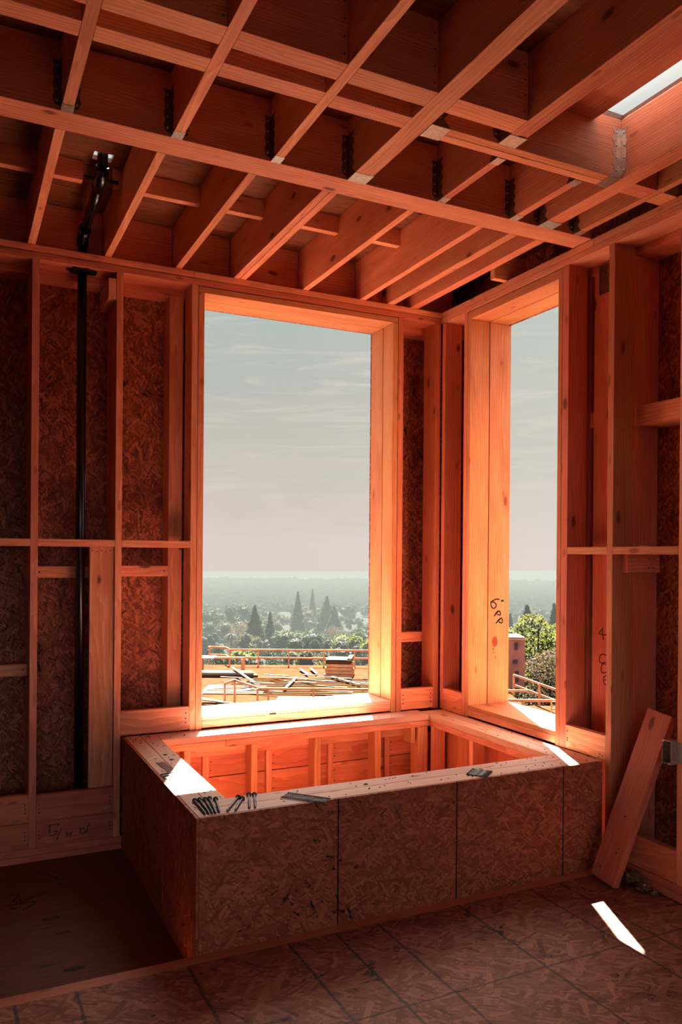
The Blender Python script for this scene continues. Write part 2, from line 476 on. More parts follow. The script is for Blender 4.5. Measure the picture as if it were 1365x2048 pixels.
wood_thing('corner_stud', (2.6925, 2.7300), R1, (0.5805, P0 - GAP), 'z', 'firred', 'corner stud closing the narrow bay right of the big window', 'stud', 'corner studs')
wood_thing('outer_stud', (1.052, 1.128), R2, (Z0, 2.9545), 'z', 'fir', 'doubled stud set back behind the king stud left of the big window', 'stud', 'studs of the outer row')
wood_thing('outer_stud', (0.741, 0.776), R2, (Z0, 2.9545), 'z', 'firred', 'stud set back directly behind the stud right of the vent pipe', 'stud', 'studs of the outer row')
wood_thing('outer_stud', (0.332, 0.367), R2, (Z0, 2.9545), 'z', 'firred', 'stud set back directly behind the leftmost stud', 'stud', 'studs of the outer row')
NG = 'noggins halfway up the window wall'
wood_thing('noggin', (-0.2, 0.3315), (WA, 4.27), (1.5665, 1.6035), 'x', 'fir', 'flat noggin running off the left picture edge to the leftmost stud', 'noggin', NG)
wood_thing('noggin', (0.3675, 0.7405), (WA, 4.225), (1.5665, 1.6035), 'x', 'fir', 'flat noggin passing in front of the vent pipe', 'noggin', NG)
wood_thing('noggin', (0.7755, 1.137), (WA, 4.27), (1.5665, 1.6035), 'x', 'fir', 'flat noggin just left of the big window', 'noggin', NG)
OG = 'short blocks of the outer row'
for X, Z, lb in (((-0.2, 0.3315), (0.905, 0.966), 'set-back block in the leftmost bay below the noggin'),
                 ((0.3675, 0.7405), (1.405, 1.464), 'set-back block behind the vent pipe under the noggin'),
                 ((0.7765, 1.0515), (1.410, 1.468), 'set-back block in the bay left of the big window under the noggin'),
                 ((2.4215, 2.715), (0.985, 1.047), 'small set-back block low in the narrow corner bay')):
    b = wood_thing('outer_block', X, (4.322, 4.40), Z, 'x', 'fir', lb, 'block', OG)
    nail(b, (X[1] - 0.02, 4.321, (Z[0] + Z[1]) / 2), '-y'); nail(b, (max(X[0], 0.36) + 0.02, 4.321, (Z[0] + Z[1]) / 2), '-y')
wp = wood_thing('wide_plank', (0.619, 0.7395), (4.2, 4.236), (0.3275, 1.5655), 'z', 'fir', 'wide knotty plank standing beside the vent pipe under the noggin', 'plank')
for i in range(5): nail(wp, (0.633 + i * 0.022, 4.199, 1.548 - (i % 2) * 0.006), '-y', 0.003)
wood_thing('end_block', (0.700, 0.7395), (WA + 0.002, 4.46), (2.849, 2.9535), 'y', 'fir', 'short block with visible end grain under the top plate beside the vent pipe stud', 'block')
BG = 'solid blocks at the foot of the left bays'
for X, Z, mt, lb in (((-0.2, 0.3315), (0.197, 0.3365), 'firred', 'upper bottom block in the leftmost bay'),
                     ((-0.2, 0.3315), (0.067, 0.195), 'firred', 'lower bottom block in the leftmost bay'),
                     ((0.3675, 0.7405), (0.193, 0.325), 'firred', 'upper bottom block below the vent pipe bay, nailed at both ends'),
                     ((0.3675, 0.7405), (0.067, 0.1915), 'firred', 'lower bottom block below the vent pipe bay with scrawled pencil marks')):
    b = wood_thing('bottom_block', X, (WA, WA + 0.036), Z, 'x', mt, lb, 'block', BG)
    for zz in (0.35, 0.5, 0.65):
        zc = Z[0] + (Z[1] - Z[0]) * zz
        nail(b, (X[1] - 0.015, WA - 0.0008, zc), '-y', 0.0036)
        if X[0] > 0: nail(b, (X[0] + 0.015, WA - 0.0008, zc), '-y', 0.0036)
    lastblock = b
WBk = [[(0.426, 0.168), (0.458, 0.174), (0.477, 0.17), (0.467, 0.162)], [(0.431, 0.165), (0.433, 0.121), (0.458, 0.122), (0.467, 0.136), (0.449, 0.136)], [(0.49, 0.154), (0.463, 0.088)], [(0.513, 0.129), (0.513, 0.102)], [(0.535, 0.118), (0.53, 0.092)], [(0.513, 0.112), (0.54, 0.119)], [(0.577, 0.139), (0.582, 0.109), (0.603, 0.111), (0.598, 0.131), (0.579, 0.131)], [(0.621, 0.157), (0.607, 0.105)]]
for i, j in ((0, 2), (2, 3), (3, 6), (6, 7), (7, 8)):
    ribbon(WBk[i:j], lambda a, b: (a, WA - 0.0003, b), 0.0035, (0, -1, 0), 'pencil_character', M['ink'], lastblock)
for X, Z, lb in (((0.7755, 1.137), (0.5865, 0.712), 'solid block left of the big window just above the ledge'),
                 ((2.4605, 2.692), (0.5865, 0.715), 'solid block in the narrow corner bay just above the ledge')):
    b = wood_thing('ledge_block', X, (WA, WA + 0.036), Z, 'x', 'fir', lb, 'block', 'solid blocks just above the ledge')
    for k in (0.3, 0.48, 0.7):
        nail(b, (X[1] - 0.018, WA - 0.0008, Z[0] + 0.13 * k), '-y')
        if X[0] > 2: nail(b, (X[0] + 0.014, WA - 0.0008, Z[0] + 0.13 * k), '-y')
# sill and head of the big window
wood_thing('window_sill', (1.209, 2.385), (WA, 4.318), (0.5885, 0.629), 'x', 'fir', 'front board of the big window sill above the ledge', 'window sill', 'sills of the two windows')
wood_thing('window_sill', (1.209, 2.385), (4.319, 4.474), (0.5885, 0.629), 'x', 'fir', 'outer board of the big window sill', 'window sill', 'sills of the two windows')
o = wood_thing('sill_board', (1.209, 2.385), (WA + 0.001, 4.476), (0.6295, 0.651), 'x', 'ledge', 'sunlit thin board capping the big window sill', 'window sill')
board('tape_scrap', (1.60, 1.64), (WA - 0.0012, WA + 0.0002), (0.630, 0.6365), 'x', 'ink', 'dark blue scrap of tape', parent=o, bev=0)
wood_thing('window_header', (1.1735, 2.4215), (WA + 0.002, 4.318), (2.9515, 2.985), 'x', 'pine', 'inner header board over the big window, glowing from below', 'header', 'window headers')
wood_thing('window_header', (1.1735, 2.4215), (4.320, 4.460), (2.9515, 2.9545), 'x', 'pine', 'outer header board over the big window', 'header', 'window headers')
# structure below the big window, seen inside the empty box
CG = 'short studs under the big window'
for k, (x0, lb) in enumerate(((1.205, 'short stud under the big window, first from the left inside the box'),
                              (1.570, 'short stud under the big window, second from the left inside the box'),
                              (1.953, 'short stud under the big window, third from the left inside the box'),
                              (2.330, 'short stud under the big window, fourth from the left inside the box'))):
    wood_thing('cripple_stud', (x0, x0 + 0.034), (4.145, 4.177), (0.0, 0.439), 'z', 'fir', lb, 'stud', CG)
xs = [0.80, 1.2045, 1.605, 1.988, 2.365, 2.73]
cells = [(0.80, 1.2045), (1.24, 1.569), (1.605, 1.952), (1.988, 2.329), (2.365, 2.66)]
names = ['first', 'second', 'third', 'fourth', 'fifth']
for k, X in enumerate(cells):
    for Z, w_ in (((0.3225, 0.4385), 'upper'), ((0.175, 0.318), 'middle'), ((0.03, 0.171), 'lower')):
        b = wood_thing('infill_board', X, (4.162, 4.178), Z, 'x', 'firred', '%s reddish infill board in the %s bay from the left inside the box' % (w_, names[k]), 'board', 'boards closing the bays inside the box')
        for zz in (0.3, 0.7):
            nail(b, (X[0] + 0.015, 4.161, Z[0] + (Z[1] - Z[0]) * zz), '-y', 0.0036)
wood_thing('let_in_rail', (0.80, 2.60), (4.145, 4.178), (0.4395, 0.5055), 'x', 'fir', 'horizontal rail high on the back inside the box below the ledge', 'rail')

# ------------------------------------------------------------------ right wall
Q1 = (WB, WB + 0.137); Q2 = (2.8805, 3.020)
wood_thing('top_plate', Q1, (-0.6, 4.3185), (P0, P1 - 0.001), 'y', 'fir', 'lower top plate running along the right wall', 'wall plate', 'top plates')
wood_thing('top_plate', Q1, (2.873, 4.3185), (P1, P2 - GAP), 'y', 'fir', 'upper top plate on the right wall between the corner and the thick beam', 'wall plate', 'top plates')
wood_thing('top_plate', Q1, (-0.6, 2.871), (P1, P2 - GAP), 'y', 'fir', 'upper top plate on the right wall in front of the thick beam', 'wall plate', 'top plates')
wood_thing('outer_plate', Q2, (-0.6, 4.3185), (2.955, P1), 'y', 'firred', 'second plate set behind the front plate along the right wall', 'wall plate', 'top plates')
wood_thing('corner_stud', (WB, 2.860), (4.1370, 4.1715), (0.5805, P0 - GAP), 'z', 'firred', 'dark knotty corner stud facing the small window', 'stud', 'corner studs')
wood_thing('king_stud', Q1, (3.9010, 3.9350), (0.5805, P0 - GAP), 'z', 'firred', 'king stud between the corner and the small window', 'stud', 'studs framing the small window')
WG = 'studs framing the small window'
wood_thing('trimmer_stud', (WB, 2.8735), (3.8695, 3.8990), (0.5805, 2.9395), 'z', 'pine', 'bright orange inner board lining the far reveal of the small window', 'stud', WG)
jb = wood_thing('window_jamb', (2.8790, 3.034), (3.8695, 3.8990), (0.5805, 2.9395), 'z', 'pine', 'bright orange outer board of the small window marked 6" PP in black', 'stud', WG)
W6 = [[(2.962, 1.273), (2.94, 1.276), (2.913, 1.267), (2.894, 1.257)], [(2.904, 1.262), (2.898, 1.246), (2.905, 1.228), (2.92, 1.221), (2.935, 1.229), (2.936, 1.245), (2.924, 1.256), (2.906, 1.26)], [(2.974, 1.268), (2.983, 1.259)], [(2.983, 1.271), (2.993, 1.262)], [(2.957, 1.204), (2.922, 1.174)], [(2.932, 1.19), (2.957, 1.204), (2.968, 1.195), (2.968, 1.18), (2.946, 1.183)], [(2.974, 1.16), (2.936, 1.13)], [(2.949, 1.145), (2.976, 1.16), (2.985, 1.146), (2.979, 1.131), (2.957, 1.138)]]
for (i, j), lb in (((0, 2), 'black figure 6'), ((2, 4), 'black inch mark'), ((4, 6), 'upper black letter P'), ((6, 8), 'lower black letter P')):
    ribbon(W6[i:j], lambda a, b: (a, 3.8693, b), 0.0085, (0, -1, 0), 'marker_character', M['ink'], jb, lb)
bm = bmesh.new()
for (sx, sz, rx, rz) in ((2.930, 1.02, 0.021, 0.032), (2.918, 0.975, 0.005, 0.007), (2.920, 0.955, 0.004, 0.006), (2.936, 0.925, 0.004, 0.007)):
    vs = [bm.verts.new((sx + rx * math.cos(a * math.tau / 18) * (1 + 0.12 * math.sin(3 * a)), 0, sz + rz * math.sin(a * math.tau / 18) * (1 + 0.1 * math.cos(2 * a)))) for a in range(18)]
    f = bm.faces.new(vs)
    r = bmesh.ops.extrude_face_region(bm, geom=[f])
    bmesh.ops.translate(bm, vec=(0, -0.0006, 0), verts=[e for e in r['geom'] if isinstance(e, bmesh.types.BMVert)])
bmesh.ops.recalc_face_normals(bm, faces=bm.faces)
st = finish(bm, 'stain_spot', M['stain'], (0, 3.8694, 0), 'x', jb); st['label'] = 'round reddish stain and drips'
wood_thing('trimmer_stud', (WB, 2.8735), (3.0825, 3.1115), (0.5805, 2.9395), 'z', 'pine', 'trimmer stud on the near edge of the small window', 'stud', WG)
wood_thing('window_jamb', (2.8790, 3.020), (3.0825, 3.1115), (0.5805, 2.9395), 'z', 'pine', 'outer board behind the near trimmer of the small window', 'stud', WG)
wood_thing('king_stud', (WB, 2.858), (3.0350, 3.0800), (0.5805, P0 - GAP), 'z', 'firred', 'broad reddish king stud on the near side of the small window', 'stud', WG)
wood_thing('outer_stud', (2.8795, 2.912), (3.0365, 3.0805), (Z0, 2.9545), 'z', 'firred', 'dark stud recessed behind the broad king stud of the small window', 'stud', 'studs of the outer row')
ost = wood_thing('outer_stud', (2.8805, 2.920), (2.778, 3.010), (Z0, 2.9545), 'z', 'firred', 'wide reddish stud set back in the right bay, marked in pen', 'stud', 'studs of the outer row')
W4 = [[(2.933, 1.184), (2.96, 1.153), (2.91, 1.152)], [(2.941, 1.18), (2.931, 1.123)], [(2.909, 1.052), (2.948, 1.05), (2.958, 1.02), (2.942, 1.009), (2.916, 1.017)], [(2.901, 1.01), (2.936, 1.003), (2.945, 0.975), (2.933, 0.962), (2.908, 0.969)], [(2.908, 0.954), (2.926, 0.938), (2.923, 0.91), (2.901, 0.909), (2.901, 0.93), (2.921, 0.927)]]
for (i, j), lb in (((0, 2), 'dark red figure 4'), ((2, 3), 'upper dark red letter C'), ((3, 4), 'lower dark red letter C'), ((4, 5), 'dark red hooked mark')):
    ribbon(W4[i:j], lambda a, b: (2.8803, a, b), 0.0060, (-1, 0, 0), 'marker_character', M['redink'], ost, lb)
bm = bmesh.new(); addbox(bm, -0.0015, 0, -0.036, 0.036, 0, 0.145, 0.0006)
sp = finish(bm, 'strap_plate', M['galvdark'], (2.8800, 2.943, 2.838), 'x')
tag(sp, 'dark perforated metal strap at the top of the set-back right stud', 'metal strap')
for k, (a, b) in enumerate(((0.02, 0.12), (-0.015, 0.10), (0.022, 0.07), (-0.018, 0.05), (0.018, 0.02))):
    nail(sp, (2.878, 2.943 + a, 2.838 + b), '-x', 0.0038)
wood_thing('outer_block', (2.8805, 2.912), (3.0101, 3.0364), (2.185, 2.262), 'y', 'fir', 'tiny block wedged in the dark gap beside the small window', 'block', OG)
BS = 'studs of the right wall'
bstud = wood_thing('wall_stud', (WB, 2.867), (2.7315, 2.7665), (0.1565, P0 - GAP), 'z', 'pine', 'tall bright-edged stud right of the small window', 'stud', BS)
wood_thing('outer_stud', (2.8675, 3.0205), (2.7315, 2.7665), (0.1565, 2.9545), 'z', 'firred', 'stud directly behind the tall bright-edged stud', 'stud', 'studs of the outer row')
wood_thing('wall_stud', (WB, 2.867), (2.325, 2.3590), (0.1565, P0 - GAP), 'z', 'fir', 'stud cut by the right picture edge beside the metal box', 'stud', BS)
wood_thing('noggin', (WB, 2.826), (2.7670, 3.0345), (1.5470, 1.5820), 'y', 'pine', 'short pale noggin between the small window and the tall stud', 'noggin', 'noggins of the right wall')
ng = wood_thing('noggin', (WB, 2.826), (2.3595, 2.7310), (1.5470, 1.5820), 'y', 'pine', 'pale noggin running off the right picture edge', 'noggin', 'noggins of the right wall')
# fastener lying on that noggin
bm = bmesh.new(); bmesh.ops.create_cone(bm, cap_ends=True, segments=8, radius1=0.0025, radius2=0.0025, depth=0.06)
bmesh.ops.transform(bm, matrix=Matrix.Rotation(math.pi / 2, 4, 'X'), verts=bm.verts)
bx = finish(bm, 'loose_nail', M['galv'], (2.79, 2.60, 1.5848), 'x', smooth=True); tag(bx, 'shiny nail lying on the pale noggin at the right', 'nail')
sb = wood_thing('scrap_block', (2.79, 3.0), (2.6955, 2.7305), (1.462, 1.5465), 'x', 'fir', 'short scrap block nailed to the tall stud under the noggin', 'block')
for a, b in ((0.06, 0.02), (0.045, 0.0), (0.06, -0.02), (0.03, 0.02), (0.03, -0.02)):
    nail(sb, (2.93 + a - 0.03, 2.6947, 1.505 + b), '-y', 0.0032)
wood_thing('outer_block', (2.8805, 3.02), (2.36, 2.7310), (2.150, 2.2450), 'y', 'fir', 'long set-back block high in the bay at the right edge', 'block', OG)
b = wood_thing('ledge_block', (WB, WB + 0.036), (2.7670, 3.0345), (0.5825, 0.699), 'y', 'fir', 'streaky knotty block between the small window and the tall stud', 'block', 'solid blocks just above the ledge')
for zz in (0.61, 0.62, 0.655): nail(b, (WB - 0.0008, 3.022, zz + 0.015), '-x')
for yy, zz in ((2.80, 0.605), (2.785, 0.60), (2.81, 0.59)): nail(b, (WB - 0.0008, yy, zz), '-x', 0.003)
wood_thing('ledge_block', (WB, WB + 0.036), (3.9355, 4.1365), (0.5805, 0.712), 'y', 'firred', 'block between the corner and the small window just above the ledge', 'block', 'solid blocks just above the ledge')
for X, Z, lb in (((WB, WB + 0.036), (0.1585, 0.296), 'knotty bottom block behind the leaning board'),):
    wood_thing('bottom_block', X, (2.3595, 2.7310), Z, 'y', 'firred', lb, 'block')
wood_thing('sole_plate', Q1, (-0.6, 2.7200), (0.1215, 0.156), 'y', 'firred', 'upper sole plate of the right wall', 'wall plate', 'sole plates')
wood_thing('sole_plate', Q1, (-0.6, 2.7200), (0.0855, 0.120), 'y', 'firred', 'lower sole plate of the right wall on the floor', 'wall plate', 'sole plates')
# small window sill and header
wood_thing('window_sill', (WB, 2.8755), (3.112, 3.869), (0.5885, 0.625), 'y', 'fir', 'front board of the small window sill', 'window sill', 'sills of the two windows')
wood_thing('window_sill', (2.8765, 3.034), (3.112, 3.869), (0.5885, 0.625), 'y', 'fir', 'outer board of the small window sill', 'window sill', 'sills of the two windows')
wood_thing('sill_board', (WB + 0.001, 3.036), (3.112, 3.869), (0.6255, 0.650), 'y', 'pine', 'thin board capping the small window sill, half in sun', 'window sill')
wood_thing('window_header', (WB + 0.001, 2.874), (3.0815, 3.8995), (2.9405, 2.985), 'y', 'pine', 'inner header board over the small window', 'header', 'window headers')
wood_thing('window_header', (2.8805, 3.020), (3.0815, 3.8995), (2.9405, 2.9545), 'y', 'pine', 'outer header board over the small window', 'header', 'window headers')

# ------------------------------------------------------------------ ceiling framing
JT = 3.2995
JG = 'joists hung between the thick beam and the camera side'
beam = wood_thing('ceiling_beam', (-0.6, 2.7355), (2.882, 3.010), (P2, JT), 'x', 'fir', 'thick beam crossing the whole ceiling, holding the joist hangers', 'beam')
bmx = beam
near = [((0.317, 0.356), 'fir', 'leftmost narrow joist on the camera side of the thick beam'),
        ((0.701, 0.740), 'fir', 'second narrow joist from the left on the camera side'),
        ((1.0915, 1.129), 'fir', 'third narrow joist from the left, knotty, on the camera side'),
        ((1.424, 1.505), 'fir', 'extra-wide joist crossing the ceiling centre on the camera side')]
for X, mt, lb in near:
    wood_thing('ceiling_joist', X, (-2.5, 2.8800), (P2, JT), 'y', mt, lb, 'joist', JG)
wood_thing('ceiling_joist', (1.796, 1.831), (-2.5, 2.3725), (P2, JT), 'y', 'joist', 'left ply of the doubled joist beside the skylight', 'joist', JG)
wood_thing('ceiling_joist', (1.834, 1.870), (-2.5, 2.3725), (P2 + 0.003, JT), 'y', 'joist', 'right ply of the doubled joist beside the skylight', 'joist', JG)
wood_thing('ceiling_joist', (2.408, 2.490), (-2.5, 2.8800), (P2, JT), 'y', 'joist', 'heavy joist along the right side of the skylight', 'joist', JG)
wood_thing('ceiling_joist', (1.856, 1.893), (2.4570, 2.8800), (P2, JT), 'y', 'joist', 'short joist between the thick beam and the left of the skylight header', 'joist', JG)
wood_thing('ceiling_joist', (2.243, 2.283), (2.4570, 2.8800), (P2, JT), 'y', 'joist', 'short joist between the thick beam and the right of the skylight header', 'joist', JG)
wood_thing('ceiling_joist', (2.619, 2.653), (-0.6, 2.8800), (P2, JT), 'y', 'joist', 'thin joist nearest the right wall', 'joist', JG)
wood_thing('skylight_header', (1.5065, 2.4065), (2.3745, 2.4145), (P2, JT), 'x', 'joist', 'near ply of the skylight header, pale in the skylight', 'header', 'two plies of the skylight header')
wood_thing('skylight_header', (1.5065, 2.4065), (2.4175, 2.4555), (P2, JT), 'x', 'fir', 'far ply of the skylight header', 'header', 'two plies of the skylight header')
wood_thing('curb_board', (2.10, 2.258), (1.15, 2.3735), (3.262, JT), 'y', 'joist', 'knotty board along the left edge of the skylight opening', 'board')
BB = 'blocking between the near joists'
ends = ['left of the first joist', 'between the first and second joist', 'between the second and third joist', 'between the third and the wide joist', 'between the wide joist and the doubled joist']
xs1 = [(-0.3, 0.3165), (0.3565, 0.7005), (0.7405, 1.091), (1.1295, 1.4235), (1.5055, 1.7955)]
for X, e in zip(xs1, ends):
    b = wood_thing('ceiling_block', X, (2.206, 2.295), (P2, JT), 'x', 'fir', 'thick block %s, nearer row' % e, 'block', BB)
    for k in range(4): nail(b, (X[1] - 0.015, 2.2052, 3.09 + 0.055 * k), '-y', 0.0035)
for X, e in list(zip(xs1, ends))[:4]:
    wood_thing('ceiling_block', X, (2.372, 2.446), (P2, JT), 'x', 'fir', 'thick block %s, row nearer the thick beam' % e, 'block', BB)
wood_thing('ceiling_block', (2.4905, 2.6185), (2.385, 2.470), (P2 + 0.004, JT), 'x', 'joist', 'deep block between the heavy joist and the thin joist', 'block', BB)
wood_thing('ceiling_block', (2.6535, 2.875), (2.385, 2.478), (P2, JT), 'x', 'joist', 'deep block from the thin joist onto the right wall plate', 'block', BB)
# far joists, from the thick beam onto the window wall
FG = 'joists between the thick beam and the window wall'
far = [((0.311, 0.347), 'fir', 'first joist from the left over the window wall, left of the vent pipe'),
       ((0.679, 0.713), 'fir', 'second joist from the left over the window wall, right of the vent pipe'),
       ((1.045, 1.080), 'joist', 'third joist from the left over the window wall'),
       ((1.371, 1.405), 'joist', 'left ply of the doubled joist over the big window'),
       ((1.4075, 1.442), 'joist', 'right ply of the doubled joist over the big window'),
       ((1.786, 1.822), 'joist', 'joist over the right half of the big window'),
       ((2.158, 2.195), 'joist', 'third joist from the right near the corner over the window wall'),
       ((2.345, 2.392), 'joist', 'second joist from the right near the corner over the window wall'),
       ((2.506, 2.560), 'joist', 'rough-edged last joist beside the right wall over the window wall')]
for X, mt, lb in far:
    wood_thing('ceiling_joist', X, (3.0115, 4.248), (P2, JT), 'y', mt, lb, 'joist', FG)
RG = 'rim blocks standing on the window wall plate'
rx = [(-0.3, 0.3105), (0.3475, 0.6785), (0.7135, 1.0445), (1.0805, 1.3705), (1.4425, 1.7855), (1.8225, 2.1575), (2.1955, 2.3445), (2.3925, 2.5055), (2.5605, 2.86)]
od = ['leftmost', 'second', 'third', 'fourth', 'fifth', 'sixth', 'seventh', 'eighth', 'last']
for X, e in zip(rx, od):
    wood_thing('rim_block', X, (4.250, 4.288), (P2, JT), 'x', 'firred', '%s rim block from the left standing on the window wall plate' % e, 'block', RG)
MG = 'mid-span blocks between the far joists'
for X, e in (((-0.2, 0.3105), 'left of the first far joist'), ((0.3475, 0.505), 'left of the vent pipe, cut short'), ((0.7135, 1.0445), 'between the second and third far joist'), ((1.0805, 1.3705), 'left of the doubled far joist'),
             ((1.4425, 1.7855), 'right of the doubled far joist'), ((1.8225, 2.1575), 'over the right half of the big window')):
    wood_thing('midspan_block', X, (3.712, 3.752), (3.213, JT), 'x', 'fir', 'small raised block %s' % e, 'block', MG)
wood_thing('midspan_block', (0.640, 0.6785), (3.712, 3.752), (3.213, JT), 'x', 'firred', 'notched stub of a raised block right of the vent pipe', 'block', MG)
wood_thing('plate_block', (2.648, 2.87), (3.525, 3.563), (P2, 3.2), 'x', 'fir', 'block on the right wall plate beside the last far joist', 'block')


# ------------------------------------------------------------------ joist hangers
def hanger(x0, x1, yface, z, h, label, group, mat='galvdark', depth=0.052, flange=0.026, rotz=0.0, pos=None, seatdepth=None):
    wd = x1 - x0
    e = bpy.data.objects.new('joist_hanger', None); COL.objects.link(e)
    e.empty_display_size = 0.05
    e.location = pos if pos is not None else ((x0 + x1) / 2, yface, z)
    e.rotation_euler = (0, 0, rotz)
    tag(e, label, 'joist hanger', group)
    t = 0.0013
    zero = (0, 0, 0)
    sdp = seatdepth or depth

    def part(nm, bmv, m, par=None):
        o = finish(bmv, nm, M[m], zero, 'x'); o.parent = par or e; o.location = zero
        return o
    flg = {}; sdl = {}
    bm = bmesh.new(); addbox(bm, -wd / 2 - t, wd / 2 + t, -sdp, -0.0006, -t - 0.0006, -0.0006, 0.0003); part('seat', bm, 'galv')
    for s in (-1, 1):
        # side plate with a slanted foot and a wavy front edge
        bm = bmesh.new()
        prof = [(-sdp, 0.0)] + [(-depth * (0.62 + 0.22 * (i % 2)), h * (0.16 + 0.84 * i / 7)) for i in range(8)] + [(-0.0012, h), (-0.0012, 0.0)]
        a = [bm.verts.new((s * (wd / 2 + 0.0003), y, zz)) for y, zz in prof]
        b = [bm.verts.new((s * (wd / 2 + 0.0003 + t), y, zz)) for y, zz in prof]
        bm.faces.new(a); bm.faces.new(b[::-1])
        for i in range(len(a)): bm.faces.new((a[i], a[(i + 1) % len(a)], b[(i + 1) % len(a)], b[i]))
        bmesh.ops.recalc_face_normals(bm, faces=bm.faces)
        sdl[s] = part('side_plate', bm, mat)
        bm = bmesh.new()
        prof = [(wd / 2 + t, 0.012)] + [(wd / 2 + t + flange * (0.78 + 0.22 * (i % 2)), 0.02 + (h - 0.02) * i / 7) for i in range(8)] + [(wd / 2 + t, h)]
        a = [bm.verts.new((s * x, -0.0006, zz)) for x, zz in prof]
        b = [bm.verts.new((s * x, -0.0006 - t, zz)) for x, zz in prof]
        bm.faces.new(a); bm.faces.new(b[::-1])
        for i in range(len(a)): bm.faces.new((a[i], a[(i + 1) % len(a)], b[(i + 1) % len(a)], b[i]))
        bmesh.ops.recalc_face_normals(bm, faces=bm.faces)
        flg[s] = part('nailing_flange', bm, mat)
    for k in range(4):
        for s in (-1, 1):
            bm = bmesh.new(); bmesh.ops.create_uvsphere(bm, u_segments=8, v_segments=5, radius=0.0042)
            o = part('nail', bm, 'galv', flg[s]); o.location = (s * (wd / 2 + flange * 0.55), -0.003, 0.03 + (h - 0.05) * k / 3)
            if rotz:
                bm = bmesh.new(); bmesh.ops.create_uvsphere(bm, u_segments=8, v_segments=5, radius=0.0042)
                o = part('nail', bm, 'galv', sdl[s]); o.location = (s * (wd / 2 + 0.002), -depth * 0.45, 0.03 + (h - 0.05) * k / 3)
    return e


HG = 'joist hangers on the thick beam'
YB = 2.8815
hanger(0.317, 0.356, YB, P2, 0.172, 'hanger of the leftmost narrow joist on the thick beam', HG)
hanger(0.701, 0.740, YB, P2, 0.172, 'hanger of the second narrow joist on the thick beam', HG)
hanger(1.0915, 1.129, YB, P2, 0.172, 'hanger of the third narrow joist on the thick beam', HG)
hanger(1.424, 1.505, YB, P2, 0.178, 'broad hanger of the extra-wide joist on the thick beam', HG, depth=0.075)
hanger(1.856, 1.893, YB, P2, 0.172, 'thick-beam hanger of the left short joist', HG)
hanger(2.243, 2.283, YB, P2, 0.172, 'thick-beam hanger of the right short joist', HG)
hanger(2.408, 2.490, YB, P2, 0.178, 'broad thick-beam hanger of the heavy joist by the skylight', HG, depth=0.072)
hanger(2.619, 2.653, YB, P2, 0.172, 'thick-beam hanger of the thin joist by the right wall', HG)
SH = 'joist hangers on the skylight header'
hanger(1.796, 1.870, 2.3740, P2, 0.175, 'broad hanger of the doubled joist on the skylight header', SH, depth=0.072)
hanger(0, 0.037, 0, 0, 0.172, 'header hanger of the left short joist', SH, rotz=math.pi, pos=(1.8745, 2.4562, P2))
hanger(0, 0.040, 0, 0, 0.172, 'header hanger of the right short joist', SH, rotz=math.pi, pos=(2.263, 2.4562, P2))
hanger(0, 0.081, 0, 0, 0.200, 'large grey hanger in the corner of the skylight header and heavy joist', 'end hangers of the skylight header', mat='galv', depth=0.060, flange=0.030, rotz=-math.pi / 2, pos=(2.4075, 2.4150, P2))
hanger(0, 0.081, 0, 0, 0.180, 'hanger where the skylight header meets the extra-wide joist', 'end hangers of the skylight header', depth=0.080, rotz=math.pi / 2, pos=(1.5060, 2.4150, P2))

# ------------------------------------------------------------------ vent pipe
pipe = bpy.data.objects.new('vent_pipe', None); COL.objects.link(pipe); pipe.location = (0.578, 4.25, 0.33)
tag(pipe, 'black plastic vent pipe rising through the left bay and out the roof', 'pipe')


def tube(pts, r, seg=20):
    bm = bmesh.new(); prev = None
    for i, p in enumerate(pts):
        p = Vector(p)
        d = (Vector(pts[min(i + 1, len(pts) - 1)]) - Vector(pts[max(i - 1, 0)])).normalized()
        ref = Vector((1, 0, 0)) if abs(d.x) < 0.9 else Vector((0, 1, 0))
        u = d.cross(ref).normalized(); v = d.cross(u)
        rr = r[i] if isinstance(r, (list, tuple)) else r
        ring = [bm.verts.new(p + (u * math.cos(k * math.tau / seg) + v * math.sin(k * math.tau / seg)) * rr) for k in range(seg)]
        if prev:
            for k in range(seg): bm.faces.new((prev[k], prev[(k + 1) % seg], ring[(k + 1) % seg], ring[k]))
        else: bm.faces.new(ring[::-1])
        prev = ring
    bm.faces.new(prev)
    bmesh.ops.recalc_face_normals(bm, faces=bm.faces)
    return bm


def pipepart(nm, bm, mat):
    o = finish(bm, nm, mat, (0, 0, 0), 'z', smooth=True); o.parent = pipe; o.location = -Vector(pipe.location)
    for f in o.data.polygons: f.use_smooth = len(f.vertices) == 4
    return o


pipepart('riser', tube([(0.578, 4.25, 0.33), (0.578, 4.25, 3.115)], 0.0235), M['abs'])
pipepart('elbow', tube([(0.578, 4.25, 3.115), (0.578, 4.248, 3.14), (0.579, 4.22, 3.165), (0.580, 4.17, 3.18)], 0.030), M['abs'])
pipepart('offset_run', tube([(0.580, 4.18, 3.178), (0.580, 3.72, 3.215)], 0.0235), M['abs'])
pipepart('elbow', tube([(0.580, 3.76, 3.212), (0.580, 3.70, 3.218), (0.580, 3.665, 3.235), (0.580, 3.645, 3.262)], 0.031), M['abs'])
pipepart('roof_stub', tube([(0.580, 3.645, 3.255), (0.580, 3.640, 3.62)], 0.0235), M['abs'])
bm = bmesh.new(); addbox(bm, 0.51, 0.66, 3.700, 3.708, 3.222, 3.236, 0.001)
pipepart('pipe_strap', bm, M['goop'])
